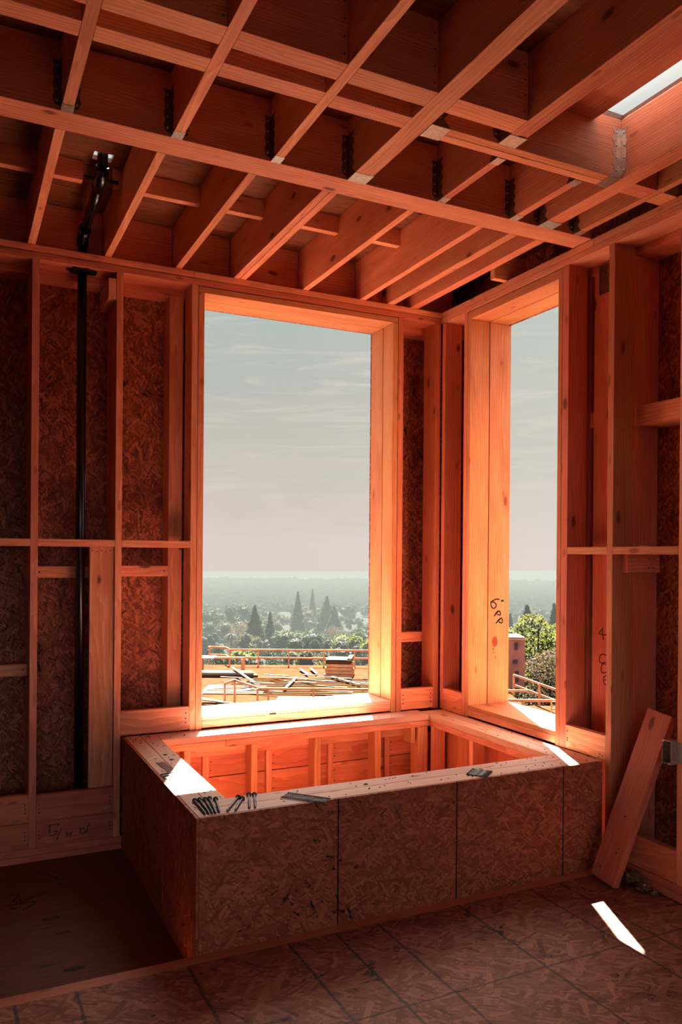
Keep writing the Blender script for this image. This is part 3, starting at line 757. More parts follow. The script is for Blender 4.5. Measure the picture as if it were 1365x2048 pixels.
# sealant collar, ragged ring under the plate
bm = bmesh.new(); n = 26; inner = []; outer = []
for k in range(n):
    a = k * math.tau / n; rr = 0.036 + 0.016 * abs(math.sin(k * 2.3)) + 0.012 * abs(math.cos(a)) 
    inner.append((0.578 + 0.022 * math.cos(a), 4.25 + 0.022 * math.sin(a))); outer.append((0.578 + rr * 1.25 * math.cos(a), 4.25 + rr * math.sin(a)))
vi = [[bm.verts.new((x, y, z)) for x, y in ring] for ring, z in ((inner, 2.9895), (outer, 2.9895), (outer, 2.984), (inner, 2.979))]
for a, b in ((0, 1), (1, 2), (2, 3), (3, 0)):
    for k in range(n): bm.faces.new((vi[a][k], vi[a][(k + 1) % n], vi[b][(k + 1) % n], vi[b][k]))
bmesh.ops.recalc_face_normals(bm, faces=bm.faces)
pipepart('sealant_collar', bm, M['goop'])

# ------------------------------------------------------------------ the framed box under the windows
OP = 'strand board panels of the box'
ZP = (0.0, 0.5785)
px = [(0.797, 1.3525), (1.3575, 1.9095), (1.9145, 2.4915), (2.4965, 2.7300)]
pl = ['first front panel of the box from the left, at its outer corner', 'second front panel of the box from the left', 'third front panel of the box from the left', 'narrow last front panel of the box beside the right wall']
for X, lb in zip(px, pl):
    b = wood_thing('osb_panel', X, (2.7765, 2.7875), ZP, 'xz', 'osbbox', lb, 'panel', OP)
    if X[1] < 2.6: board('seam_strip', (X[1] + 0.0003, X[1] + 0.0047), (2.7770, 2.7870), (0.001, 0.5775), 'z', 'goop', 'black line in the panel seam', parent=b, bev=0)
wood_thing('osb_panel', (0.7855, 0.7965), (2.7765, 3.279), (0.0, 0.5785), 'zy', 'osbbox', 'dark side panel of the box nearest the outer corner', 'panel', OP)
wood_thing('osb_panel', (0.7855, 0.7965), (3.283, 4.1795), (0.0, 0.5785), 'zy', 'osbbox', 'dark side panel of the box running to the window wall', 'panel', OP)
LG = 'boards of the ledge round the box'
T = (0.5455, 0.5795)


def nails_on(b, pts, axis='+z'):
    for p in pts: nail(b, p, axis, 0.0034 + 0.001 * random.random())


def rnd(n, X, Y, z=0.5803):
    return [(random.uniform(*X), random.uniform(*Y), z) for _ in range(n)]


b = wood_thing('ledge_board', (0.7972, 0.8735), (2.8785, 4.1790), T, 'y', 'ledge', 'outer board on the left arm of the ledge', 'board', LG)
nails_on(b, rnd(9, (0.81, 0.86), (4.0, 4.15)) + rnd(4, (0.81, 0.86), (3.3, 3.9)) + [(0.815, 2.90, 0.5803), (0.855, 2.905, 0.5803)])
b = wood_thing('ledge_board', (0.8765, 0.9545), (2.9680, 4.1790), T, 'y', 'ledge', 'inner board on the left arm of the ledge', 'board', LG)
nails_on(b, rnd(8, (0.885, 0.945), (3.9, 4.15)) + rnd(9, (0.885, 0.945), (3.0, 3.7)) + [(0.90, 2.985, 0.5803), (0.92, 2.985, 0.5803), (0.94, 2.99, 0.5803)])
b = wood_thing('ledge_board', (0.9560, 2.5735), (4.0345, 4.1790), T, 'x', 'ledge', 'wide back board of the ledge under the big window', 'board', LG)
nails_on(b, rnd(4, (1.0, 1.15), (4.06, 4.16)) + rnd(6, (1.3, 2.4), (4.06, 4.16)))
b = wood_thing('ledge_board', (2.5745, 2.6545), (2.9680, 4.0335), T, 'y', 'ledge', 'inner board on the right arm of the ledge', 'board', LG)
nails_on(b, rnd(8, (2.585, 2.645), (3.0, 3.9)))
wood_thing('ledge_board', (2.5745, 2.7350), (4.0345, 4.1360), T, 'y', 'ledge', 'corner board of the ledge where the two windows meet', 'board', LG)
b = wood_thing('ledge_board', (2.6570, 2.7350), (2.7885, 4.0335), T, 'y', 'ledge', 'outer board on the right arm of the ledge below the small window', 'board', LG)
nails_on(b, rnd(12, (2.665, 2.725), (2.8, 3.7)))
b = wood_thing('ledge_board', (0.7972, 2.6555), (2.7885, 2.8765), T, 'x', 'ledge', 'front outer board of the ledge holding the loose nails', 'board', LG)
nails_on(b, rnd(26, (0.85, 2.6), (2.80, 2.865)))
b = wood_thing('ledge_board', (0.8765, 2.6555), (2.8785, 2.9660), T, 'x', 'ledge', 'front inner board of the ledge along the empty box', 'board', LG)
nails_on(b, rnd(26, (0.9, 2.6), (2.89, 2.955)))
# second plate under the ledge and the short studs of the box
T2 = (0.5080, 0.5435)
SB = 'under-plates of the box'
wood_thing('under_plate', (0.9560, 1.2990), (4.0385, 4.1265), T2, 'x', 'fir', 'short left length of the under-plate below the back ledge', 'wall plate', SB)
wood_thing('under_plate', (1.3005, 2.5795), (4.0385, 4.1265), T2, 'x', 'fir', 'long under-plate below the back ledge, running to the far corner', 'wall plate', SB)
wood_thing('under_plate', (2.5805, 2.6680), (2.9680, 4.1265), T2, 'y', 'fir', 'under-plate below the right arm of the ledge', 'wall plate', SB)
wood_thing('under_plate', (0.7972, 0.9500), (2.9680, 4.1265), T2, 'y', 'fir', 'under-plate below the left arm of the ledge', 'wall plate', SB)
wood_thing('under_plate', (0.7972, 2.7350), (2.7885, 2.9600), T2, 'x', 'fir', 'under-plate below the front arm of the ledge', 'wall plate', SB)
QG = 'short studs standing inside the box'
TS = 0.5073
for x0, x1, mt, lb in ((0.985, 1.03, 'fir', 'far left'), (1.075, 1.11, 'fir', 'second from the left, against the back'), (1.444, 1.479, 'pine', 'third from the left, lit edge'), (1.819, 1.858, 'pine', 'middle, lit edge'),
                       (2.205, 2.244, 'pine', 'right of the middle, lit edge'), (2.498, 2.566, 'fir', 'wide one in the far right corner')):
    wood_thing('box_stud', (x0, x1), (4.0400, 4.1270), (0.0, TS), 'z', mt, 'short stud inside the box under the back ledge, %s' % lb, 'stud', QG)
wood_thing('hung_block', (2.447, 2.476), (4.0370, 4.127), (0.415, TS), 'z', 'pine', 'short hanging block beside the far right corner stud in the box', 'block')
for y0, y1, lb in ((3.605, 3.640, 'under the right ledge, lit edge'), (4.0, 4.037, 'in the far right corner, right side')):
    wood_thing('box_stud', (2.5850, 2.665), (y0, y1), (0.0, TS), 'z', 'fir', 'short stud inside the box %s' % lb, 'stud', QG)
VB = 'upright boards closing the right side of the box'
yy = 4.143
for k, (wd, lb) in enumerate(((0.108, 'first'), (0.112, 'second'), (0.100, 'third'), (0.168, 'fourth'), (0.118, 'fifth'), (0.135, 'sixth'), (0.17, 'seventh'), (0.17, 'eighth'))):
    wood_thing('upright_board', (2.700, 2.7335), (yy - wd + 0.002, yy), (0.0, 0.5445), 'z', 'firred', '%s upright board from the far corner inside the box' % lb, 'board', VB)
    yy -= wd
SG2 = 'unseen studs added behind the box panels to block light'  # unseen backing added to stop light leaking through the panel seams
for x0, lb in ((0.7975, 'at the outer corner'), (1.3360, 'behind the seam of the first and second panel'), (1.8940, 'behind the seam of the second and third panel'), (2.4760, 'behind the seam of the third and last panel')):
    wood_thing('box_stud', (x0, x0 + 0.038), (2.7890, 2.8760), (0.0390, TS), 'z', 'fir', 'unseen stud added behind the front panels to block light, %s' % lb, 'stud', SG2)
wood_thing('sole_plate', (0.7975, 2.7345), (2.7885, 2.8765), (0.0, 0.0385), 'x', 'fir', 'hidden plate added behind the foot of the front panels to block light', 'wall plate', 'sole plates')  # unseen plate added to stop light leaking under the front panels
wood_thing('sole_plate', (0.7975, 0.8840), (2.8775, 4.1400), (0.0, 0.0385), 'y', 'fir', 'hidden plate added behind the foot of the box side panels to block light', 'wall plate', 'sole plates')  # likewise added out of sight, blocks light under the side panels
wood_thing('box_stud', (0.7975, 0.8840), (3.2620, 3.3000), (0.0390, TS), 'z', 'fir', 'unseen stud added behind the seam of the box side panels to block light', 'stud', SG2)


# ------------------------------------------------------------------ loose fasteners on the ledge
def spike(p0, p1, label, group, r=0.0055, z=0.5798, mat='steel'):
    a = Vector((p0[0], p0[1], z + r)); b = Vector((p1[0], p1[1], z + r))
    e = bpy.data.objects.new('long_screw', None); COL.objects.link(e); e.location = (a + b) / 2; e.empty_display_size = 0.03
    tag(e, label, 'screw', group)
    d = (b - a).normalized(); L = (b - a).length
    def part(nm, bm):
        o = finish(bm, nm, M[mat], (0, 0, 0), 'x', smooth=True); o.parent = e; o.location = -Vector(e.location)
        return o
    # threaded shank: radius ripples over half the length
    pts = []; rr = []
    n = 46
    for i in range(n + 1):
        f = i / n; pts.append(a + d * L * f)
        if f < 0.5: rr.append(r * 0.72)
        elif f < 0.96: rr.append(r * (0.92 if i % 2 else 0.62))
        else: rr.append(r * 0.3)
    part('shank', tube(pts, rr, 10))
    part('head', tube([a - d * 0.004, a - d * 0.003, a, a + d * 0.0035], [r * 1.0, r * 1.9, r * 1.9, r * 0.9], 14))
    return e


G1 = 'five long screws at the outer corner of the ledge'
od5 = ['first', 'second', 'third', 'fourth', 'fifth']
for k, ((a, b), e) in enumerate(zip((((0.832, 2.965), (0.826, 2.800)), ((0.852, 2.968), (0.840, 2.800)), ((0.872, 2.963), (0.852, 2.797)), ((0.890, 2.966), (0.864, 2.795)), ((0.910, 2.950), (0.878, 2.796))), od5)):
    spike(a, b, 'long dark screw at the outer ledge corner, %s from the left' % e, G1)
G2 = 'long screws scattered right of the corner'
spike((0.997, 2.938), (0.905, 2.796), 'long screw lying apart, left of the scattered four', G2)
spike((1.006, 2.915), (0.938, 2.796), 'long screw lying second among the scattered four', G2)
spike((1.046, 2.952), (0.995, 2.800), 'long screw of the touching pair, left one', G2)
spike((1.066, 2.944), (1.017, 2.798), 'long screw of the touching pair, right one', G2)


def nail_strip(name, origin, ang, n, pitch, length, label, skew=0.0, fan=0.0):
    e = bpy.data.objects.new(name, None); COL.objects.link(e); e.location = (origin[0], origin[1], 0.5798); e.rotation_euler = (0, 0, ang)
    tag(e, label, 'nail strip')
    for k in range(n):
        x = (k - (n - 1) / 2) * pitch
        f = fan * (k - (n - 1) / 2)
        bm = tube([(x + f * -0.5 * length, -length / 2, 0.004), (x + f * 0.5 * length + skew, length / 2, 0.004)], 0.0019, 8)
        bm2 = tube([(x + f * 0.5 * length + skew, length / 2, 0.004), (x + f * 0.5 * length + skew, length / 2 + 0.0022, 0.004)], 0.0039, 10)
        tmp = bpy.data.meshes.new('tmp'); bm2.to_mesh(tmp); bm2.free(); bm.from_mesh(tmp); bpy.data.meshes.remove(tmp)
        o = finish(bm, 'nail', M['steel'], (0, 0, 0), 'x', smooth=True); o.parent = e; o.location = (0, 0, 0)
    for t_ in (-0.22, 0.22):
        bm = tube([(-(n / 2) * pitch - 0.001, t_ * length, 0.0068), ((n / 2) * pitch + 0.001, t_ * length, 0.0068)], 0.0008, 6)
        o = finish(bm, 'collating_wire', M['galv'], (0, 0, 0), 'x'); o.parent = e; o.location = (0, 0, 0)
    return e


nail_strip('nail_strip', (1.232, 2.822), math.radians(-49), 24, 0.0078, 0.064, 'strip of wire-collated nails on the front ledge near the middle')
nail_strip('nail_strip', (2.074, 2.838), math.radians(38), 22, 0.0046, 0.088, 'square bundle of collated nails on the front ledge toward the right')
nail_strip('nail_strip', (0.836, 3.342), math.radians(4), 11, 0.0066, 0.085, 'comb of collated nails on the left arm of the ledge')
bm = bmesh.new(); addbox(bm, -0.019, 0.019, -0.10, 0.10, 0, 0.0022, 0.0006)
for k in range(6):
    pass
pt = finish(bm, 'metal_strap', M['steel'], (0.852, 3.495, 0.5798), 'x'); tag(pt, 'flat dark metal strap above the nail comb on the left ledge arm', 'metal strap')
pt.rotation_euler = (0, 0, math.radians(4))
for k, (xx, yy) in enumerate(((0.833, 3.74), (0.858, 3.70))):
    pass
bm = tube([(0.803, 3.655, 0.5815), (0.850, 3.70, 0.5815)], 0.0014, 8)
o = finish(bm, 'loose_nail', M['galv'], (0, 0, 0), 'x'); tag(o, 'thin bright nail lying on the outer left ledge board', 'nail')
# sawdust chips
for k, (cx_, cy_, lb) in enumerate(((0.905, 3.62, 'dark wood chip on the inner left ledge board nearer the strap'), (0.90, 3.72, 'dark wood chip on the inner left ledge board by the window wall'), (1.54, 2.90, 'dark wood chip on the front ledge right of the nail strip'))):
    bm = bmesh.new(); bmesh.ops.create_icosphere(bm, subdivisions=1, radius=0.008)
    for v in bm.verts: v.co = Vector((v.co.x * 1.6 * random.uniform(0.7, 1.2), v.co.y * random.uniform(0.6, 1.2), v.co.z * 0.3 + 0.003))
    o = finish(bm, 'wood_chip', M['nail'], (cx_, cy_, 0.5797), 'x'); tag(o, lb, 'wood chip')

# ------------------------------------------------------------------ leaning board
bt = Vector((2.595, 2.625, 0.087)); tpv = Vector((2.846, 2.535, 0.826))
ax = (tpv - bt).normalized(); wv_ = Vector((0, 1, 0)); wv_ = (wv_ - ax * wv_.dot(ax)).normalized(); nv = wv_.cross(ax).normalized()
L = (tpv - bt).length
bm = bmesh.new(); addbox(bm, 0, L, -0.070, 0.070, -0.019, 0.019, 0.003)
lb_ = finish(bm, 'leaning_board', M['firred'], (0, 0, 0), 'x')
rot = Matrix((ax, wv_, nv)).transposed().to_4x4()
lb_.matrix_world = Matrix.Translation(bt + Vector((0, 0, 0.012))) @ rot
tag(lb_, 'loose cut board leaning against the right wall framing', 'board')
lbm = lb_.matrix_world
for u, v in ((0.05, 0.03), (0.14, -0.03), (0.16, -0.035), (0.30, -0.01)):
    o = bpy.data.objects.new('nail', None)
    bmn = bmesh.new(); bmesh.ops.create_cone(bmn, cap_ends=True, segments=10, radius1=0.004, radius2=0.004, depth=0.0016)
    o = finish(bmn, 'nail', M['nail'], (0, 0, 0), 'x'); o.parent = lb_; o.location = (u, v, (-0.0195 if (rot.to_3x3() @ Vector((0, 0, 1))).x > 0 else 0.0195))

# ------------------------------------------------------------------ electrical box on the stud at the right edge
eb = bpy.data.objects.new('junction_box', None); COL.objects.link(eb); eb.location = (2.735, 2.384, 0.664)
tag(eb, 'galvanised steel junction box with knockouts at the right edge', 'electrical box')
EB = Vector(eb.location)


def epart(nm, bm, mat, smooth=False):
    o = finish(bm, nm, M[mat], (0, 0, 0), 'x', smooth=smooth); o.parent = eb; o.location = -EB
    return o


bm = bmesh.new()
x0, x1, y0, y1, z0, z1, t = 2.700, 2.750, 2.3590, 2.4065, 0.664, 0.762, 0.0015
addbox(bm, x1 - t, x1, y0, y1, z0, z1); epart('back_plate', bm, 'galv')
for a in ((x0, x1 - t, y1 - t, y1, z0, z1), (x0, x1 - t, y0, y0 + t, z0, z1), (x0, x1 - t, y0 + t, y1 - t, z0, z0 + t), (x0, x1 - t, y0 + t, y1 - t, z1 - t, z1)):
    bm = bmesh.new(); addbox(bm, *a); epart('side_wall', bm, 'galv')
bm = bmesh.new(); addbox(bm, 2.7338, 2.7359, 2.331, 2.3592, 0.672, 0.756, 0.0004); epart('mounting_bracket', bm, 'galv')
for ky, kz in ((2.371, 0.744), (2.3955, 0.744), (2.383, 0.713), (2.371, 0.682), (2.3955, 0.682)):
    bm = bmesh.new(); bmesh.ops.create_cone(bm, cap_ends=False, segments=20, radius1=0.0095, radius2=0.0095, depth=0.0012)
    bmesh.ops.create_cone(bm, cap_ends=False, segments=20, radius1=0.0085, radius2=0.0085, depth=0.0012)
    bmesh.ops.transform(bm, matrix=Matrix.Translation((x1 - t - 0.0007, ky, kz)) @ Matrix.Rotation(math.pi / 2, 4, 'Y'), verts=bm.verts)
    epart('knockout', bm, 'steel')
for ky, kz in ((2.383, 0.730), (2.383, 0.697), (2.400, 0.713)):
    bm = bmesh.new(); bmesh.ops.create_cone(bm, cap_ends=True, segments=10, radius1=0.0022, radius2=0.0022, depth=0.001)
    bmesh.ops.transform(bm, matrix=Matrix.Translation((x1 - t - 0.0006, ky, kz)) @ Matrix.Rotation(math.pi / 2, 4, 'Y'), verts=bm.verts)
    epart('screw_hole', bm, 'nail')
for ky, kz in ((2.400, 0.758), (2.367, 0.668)):
    bm = bmesh.new(); addbox(bm, x0 - 0.001, x0 + 0.002, ky - 0.005, ky + 0.005, kz - 0.005, kz + 0.003, 0.0005); epart('screw_tab', bm, 'galv')

# ------------------------------------------------------------------ litter on the floor
for k, (c, r, sq, lb, ct) in enumerate(((((2.705, 2.560, 0.087)), 0.030, (1, 1.25, 0.85), 'crumpled clear plastic bottle behind the leaning board', 'litter'),
                                       (((2.688, 2.487, 0.087)), 0.024, (1.1, 1.3, 0.6), 'crumpled wrapper on the floor by the right wall', 'litter'),
                                       (((2.695, 2.438, 0.087)), 0.014, (1, 1, 0.8), 'small crumpled scrap of film beside the wrapper', 'litter'))):
    bm = bmesh.new(); bmesh.ops.create_icosphere(bm, subdivisions=3, radius=r)
    for v in bm.verts:
        n_ = noise.noise(v.co * 95 + Vector((k * 9, 0, 0))) + 0.5 * noise.noise(v.co * 210)
        v.co *= 1 + 0.55 * n_
        v.co = Vector((v.co.x * sq[0], v.co.y * sq[1], v.co.z * sq[2]))
    zm = min(v.co.z for v in bm.verts)
    for v in bm.verts: v.co.z -= zm
    o = finish(bm, 'crumpled_litter', M['film'], c, 'x'); tag(o, lb, ct)
# scribbles on the low plywood floor
WF = [[(0.356, 4.019), (0.382, 4.026), (0.446, 3.904), (0.456, 3.917), (0.479, 3.889)], [(0.221, 3.814), (0.266, 3.81), (0.238, 3.747), (0.26, 3.731)], [(0.264, 3.778), (0.271, 3.721), (0.314, 3.765), (0.283, 3.726), (0.329, 3.758)], [(0.198, 3.709), (0.315, 3.703), (0.317, 3.679), (0.269, 3.635)], [(0.215, 3.685), (0.248, 3.665), (0.218, 3.662)]]
fr = bpy.data.objects['floor_recess']
ribbon(WF, lambda a, b: (a, b, -0.0003), 0.006, (0, 0, 1), 'marker_scribble', M['ink'], fr)
for cx_, cy_, rx_, ry_ in ((0.37, 3.50, 0.035, 0.014), (0.40, 3.35, 0.03, 0.010), (0.405, 3.04, 0.04, 0.016), (0.34, 3.42, 0.01, 0.006)):
    bm = bmesh.new()
    vs = [bm.verts.new((rx_ * math.cos(a * math.tau / 20) * (1 + 0.2 * math.sin(2 * a + cx_ * 9)), ry_ * math.sin(a * math.tau / 20), 0)) for a in range(20)]
    f = bm.faces.new(vs); r_ = bmesh.ops.extrude_face_region(bm, geom=[f])
    bmesh.ops.translate(bm, vec=(0, 0, 0.0008), verts=[e for e in r_['geom'] if isinstance(e, bmesh.types.BMVert)])
    bmesh.ops.recalc_face_normals(bm, faces=bm.faces)
    o = finish(bm, 'knot_patch', M['nail'], (cx_, cy_, -0.0003), 'x', fr)

# ------------------------------------------------------------------ outside: lower building deck, valley, trees, haze
FU = Vector((0.8984, -0.4391, 0)); FV = Vector((0.4391, 0.8984, 0))      # along and away from the house
DZ = -5.6


def duv(u, v, z=DZ):
    return FU * u + FV * v + Vector((0, 0, z))


M['deckosb'] = plain('deckosb', (0.0380, 0.0165, 0.0080, 1), 0.8, 0, 0.0, 1.4, 0.35)
M['decklumber'] = plain('decklumber', (0.0620, 0.0280, 0.0130, 1), 0.8, 0, 0.0, 3.0, 0.25)
M['palelumber'] = plain('palelumber', (0.1500, 0.1250, 0.1000, 1), 0.8, 0, 0.0, 3.0, 0.15)
M['raillumber'] = plain('raillumber', (0.4800, 0.2000, 0.1000, 1), 0.8, 0, 0.0, 2.0, 0.3)
M['brownwrap'] = plain('brownwrap', (0.3000, 0.1100, 0.0850, 1), 0.8, 0, 0.0, 1.2, 0.3)
M['whitesheet'] = plain('whitesheet', (0.0960, 0.0930, 0.0870, 1), 0.7, 0, 0.0)
M['trunk'] = plain('trunk', (0.09, 0.06, 0.045, 1), 0.9, 0, 0.1, 8, 0.4)
M['soil'] = plain('soil', (0.0060, 0.0066, 0.0042, 1), 0.95, 0, 0.05, 0.05, 0.5)
M['roofgrey'] = plain('roofgrey', (0.0150, 0.0150, 0.0150, 1), 0.8, 0, 0.0)
M['roofwhite'] = plain('roofwhite', (0.0270, 0.0264, 0.0240, 1), 0.8, 0, 0.0)
M['housewall'] = plain('housewall', (0.300, 0.220, 0.170, 1), 0.8, 0, 0.0)
M['orange'] = plain('orange', (0.80, 0.25, 0.03, 1), 0.5)
for nm, c in (('leafdark', (0.0056, 0.0079, 0.0046, 1)), ('leafmid', (0.0139, 0.0185, 0.0077, 1)), ('leafolive', (0.0205, 0.0185, 0.0096, 1)), ('leafbright', (0.0326, 0.0386, 0.0097, 1)), ('leafyellow', (0.0360, 0.0383, 0.0126, 1)), ('leafbrown', (0.0254, 0.0165, 0.0116, 1))):
    m, t, p = material(nm)
    oi = t.new('ShaderNodeObjectInfo'); tcn = t.new('ShaderNodeTexCoord')
    n_ = t.noise(tcn.outputs['Object'], 1.3, 4.0, 0.7)
    t.link(t.mix(t.remap(n_, 0.3, 0.7), c, tuple(x * 0.55 for x in c[:3]) + (1,)), p.inputs['Base Color'])
    p.inputs['Roughness'].default_value = 0.8; p.inputs['Specular IOR Level'].default_value = 0.15
    tr_ = t.new('ShaderNodeBsdfTranslucent'); mxs = t.new('ShaderNodeMixShader'); ou = [x for x in t.n if x.type == 'OUTPUT_MATERIAL'][0]
    tr_.inputs[0].default_value = (c[0] * 1.5, c[1] * 1.5, c[2], 1)
    mxs.inputs[0].default_value = 0.45
    t.link(p.outputs[0], mxs.inputs[1]); t.link(tr_.outputs[0], mxs.inputs[2]); t.link(mxs.outputs[0], ou.inputs[0])
    M[nm] = m


def rbox(name, c, along, L, W, H, mat, label=None, cat=None, group=None, parent=None, rise=0.0):
    """box centred on c (bottom), its length along a horizontal direction; rise lifts the far end"""
    ang = math.atan2(along[1], along[0])
    bm = bmesh.new()
    vs = []
    for z in (0, H):
        for (i, j) in ((-1, -1), (1, -1), (1, 1), (-1, 1)):
            vs.append(bm.verts.new((i * L / 2, j * W / 2, z + (rise if i > 0 else 0))))
    for f in ((0, 3, 2, 1), (4, 5, 6, 7), (0, 1, 5, 4), (1, 2, 6, 5), (2, 3, 7, 6), (3, 0, 4, 7)): bm.faces.new([vs[i] for i in f])
    o = finish(bm, name, M[mat], c, 'x', parent)
    o.rotation_euler = (0, 0, ang)
    if parent is None: tag(o, label, cat, group, 'thing')
    return o


M['farleaf'] = plain('farleaf', (0.0045, 0.0057, 0.0045, 1), 0.9, 0, 0.0, 0.02, 0.6)
# valley floor and hillside as one terrain
def zt(d):
    P = [(0, -9), (20, -9), (56, -9.5), (75, -13), (110, -20), (200, -31), (400, -43), (650, -46), (2600, -46)]
    for (a, za), (b, zb) in zip(P, P[1:]):
        if d <= b: return za + (zb - za) * (d - a) / (b - a)
    return -46


bm = bmesh.new(); rings = []
ds = [7, 20, 40, 56, 65, 75, 90, 110, 140, 170, 200, 260, 320, 400, 520, 650, 900, 1200, 1500, 1800]
bs = [math.radians(-25 + 5 * k) for k in range(25)]
for d in ds:
    rings.append([bm.verts.new((d * math.sin(b), d * math.cos(b), zt(d) + (noise.noise(Vector((d * 0.02, b * 6, 0))) * min(3.0, d * 0.02)))) for b in bs])
for i in range(len(ds) - 1):
    for k in range(len(bs) - 1):
        bm.faces.new((rings[i][k], rings[i][k + 1], rings[i + 1][k + 1], rings[i + 1][k]))
bmesh.ops.recalc_face_normals(bm, faces=bm.faces)
g = finish(bm, 'hillside_ground', M['soil'], (0, 0, 0), 'xy', smooth=True); g['kind'] = 'structure'

# deck of the neighbouring building under construction
dk = rbox('deck_platform', duv(-4.0, 40.5, DZ - 0.35), FU, 25.8, 21.6, 0.35, 'deckosb', 'orange sheathed deck of the building under construction below the windows', 'construction deck')
rbox('deck_platform', duv(13.95, 33.8, DZ - 0.35), FU, 10.0, 8.2, 0.35, 'deckosb', 'near right wing of the deck seen through the small window', 'construction deck')
rbox('pale_walkway', duv(11.6, 32.4, DZ + 0.01), FU, 3.4, 1.2, 0.05, 'palelumber', 'pale sheets on the right wing of the deck', 'walkway')
rbox('pale_walkway', duv(-0.4, DZ + 0.01), FU, 19, 1.3, 0.05, 'palelumber', 'pale strip of sheets along the far edge of the deck', 'walkway')
rbox('pale_walkway', duv(1.4, 38.4, DZ + 0.01), FU, 9, 2.3, 0.05, 'palelumber', 'pale strip of sheets across the near part of the deck', 'walkway')
JD = 'joist lines laid across the deck'
for k in range(11):
    v = 40.3 + k * 0.52
    u0 = -7.5 + 0.25 * k; u1 = 4.5 - 0.10 * k
    rbox('deck_joist', duv((u0 + u1) / 2, v, DZ + 0.015), FU - FV * 0.012, u1 - u0, 0.10, 0.03, 'decklumber', 'thin parallel joist lying across the orange deck', 'joist', JD)
for k in range(8):
    rbox('deck_joist', duv(-7.0 + 0.05 * k, 34.6 + k * 0.42, DZ + 0.015), FU, 5.2, 0.07, 0.09, 'decklumber', 'thin parallel joist lying on the near left part of the deck', 'joist', 'joists on the near left part of the deck')
loose = [(-5.5, 44.5, 0.35, -1, 6.0, 'long pale board slanting away at the left of the deck'), (-2.7, 43.2, -0.10, -1, 4.2, 'pale board standing out in the middle of the deck'),
         (0.3, 44.2, -0.55, 1, 3.2, 'pale board pointing right of the deck middle'), (-2.2, 47.6, -0.25, 1, 2.4, 'left one of two short pale boards left of the sheet stack'),
         (-1.6, 47.8, -0.2, 1, 2.4, 'right one of two short pale boards left of the sheet stack'), (3.1, 45.6, -0.9, 1, 4.0, 'long board slanting down right of the sheet stack'),
         (-6.2, 37.6, -1.0, 1, 4.4, 'upper of the pale boards heaped at the near left'), (-5.6, 37.0, -1.0, 0.8, 4.0, 'middle pale board heaped at the near left'),
         (-5.2, 36.4, -1.0, 0.6, 4.6, 'lowest pale board heaped at the near left'), (-7.4, 37.0, 0.5, 1, 3.0, 'pale board crossing at the left window edge'),
         (2.0, 37.3, -1.0, 0.15, 5.0, 'pale board lying across the near walkway'), (5.6, 39.9, -1, 0.2, 3.0, 'thin board at the right of the deck')]
for kz, (u, v, du, dv_, L_, lb) in enumerate(loose):
    rbox('loose_board', duv(u, v, DZ + 0.12 + (0.055 * (kz - 5) if 6 <= kz <= 9 else (0.0 if kz else 0.25))), FU * du + FV * dv_, L_, 0.16, 0.05, 'palelumber', lb, 'board', 'loose boards on the deck')
rb_ = random.Random(3); placed_ = []
for k in range(400):
    if len(placed_) >= 18: break
    u_ = rb_.uniform(-7, 3.5); v_ = rb_.uniform(39.9, 45.4)
    if any(abs(u_ - a) < 1.4 and abs(v_ - b) < 0.45 for a, b in placed_): continue
    placed_.append((u_, v_))
    rbox('loose_board', duv(u_, v_, DZ + 0.19 + 0.004 * len(placed_)), FU * -1 + FV * rb_.uniform(0.1, 0.5), rb_.uniform(1.2, 2.4), 0.10, 0.04, 'palelumber', 'short pale offcut dropped among the joist lines of the deck', 'board', 'short offcuts dropped on the deck')
for k in range(6):
    rbox('ladder_rafter', duv(3.2 + k * 0.46, 42.6, DZ + 0.11), FU * -0.6 + FV, 1.9, 0.09, 0.09, 'palelumber', 'one of the short pale rafters set side by side right of the sheet stack', 'rafter', 'short rafters right of the sheet stack')
LPG = 'lumber lying flat at the left of the deck'
for k in range(6):
    rbox('lumber_length', duv(-7.4 + 0.12 * k, 46.0 + (k % 3) * 0.32, DZ + 0.02 + 0.14 * (k // 3)), FU, 5.2 - 0.4 * k, 0.28, 0.13, 'palelumber' if k % 2 else 'decklumber', 'length of lumber in the flat pile at the left of the deck', 'lumber', LPG)
# stack of sheets
rbox('pale_sheet', duv(-5.6, 41.9, DZ + 0.002), FU, 3.2, 2.6, 0.012, 'palelumber', 'large pale sheet lying flat at the left of the deck', 'sheet')
SGp = 'bundles of the sheet stack on the deck'
for k in range(5):
    rbox('sheet_bundle', duv(-0.05 + 0.05 * (k % 2), 46.9, DZ + 0.01 + 0.20 * k), FU - FV * 0.10, 1.66 - 0.05 * k, 1.5, 0.17, 'raillumber' if k < 4 else 'decklumber', 'bundle number %s from the bottom of the sheet stack on the deck' % ['one', 'two', 'three', 'four', 'five'][k], 'lumber bundle', SGp)
rbox('cover_sheet', duv(-0.15, 46.9, DZ + 1.02), FU - FV * 0.10, 1.25, 1.5, 0.03, 'whitesheet', 'white sheet on top of the sheet stack', 'sheet')
rbox('stacked_timber', duv(0.62, 46.8, DZ + 1.00), FU * 0.1 + FV, 1.7, 0.25, 0.16, 'palelumber', 'pale timber lying on the right of the sheet stack', 'lumber')
for k in range(3):
    rbox('sheet_bundle', duv(3.0, 47.6, DZ + 0.01 + 0.14 * k), FU, 1.9, 1.2, 0.12, 'decklumber' if k < 2 else 'palelumber', 'bundle in the small far right stack, %s' % ['bottom', 'middle', 'top'][k], 'lumber bundle', 'small stack at the far right')
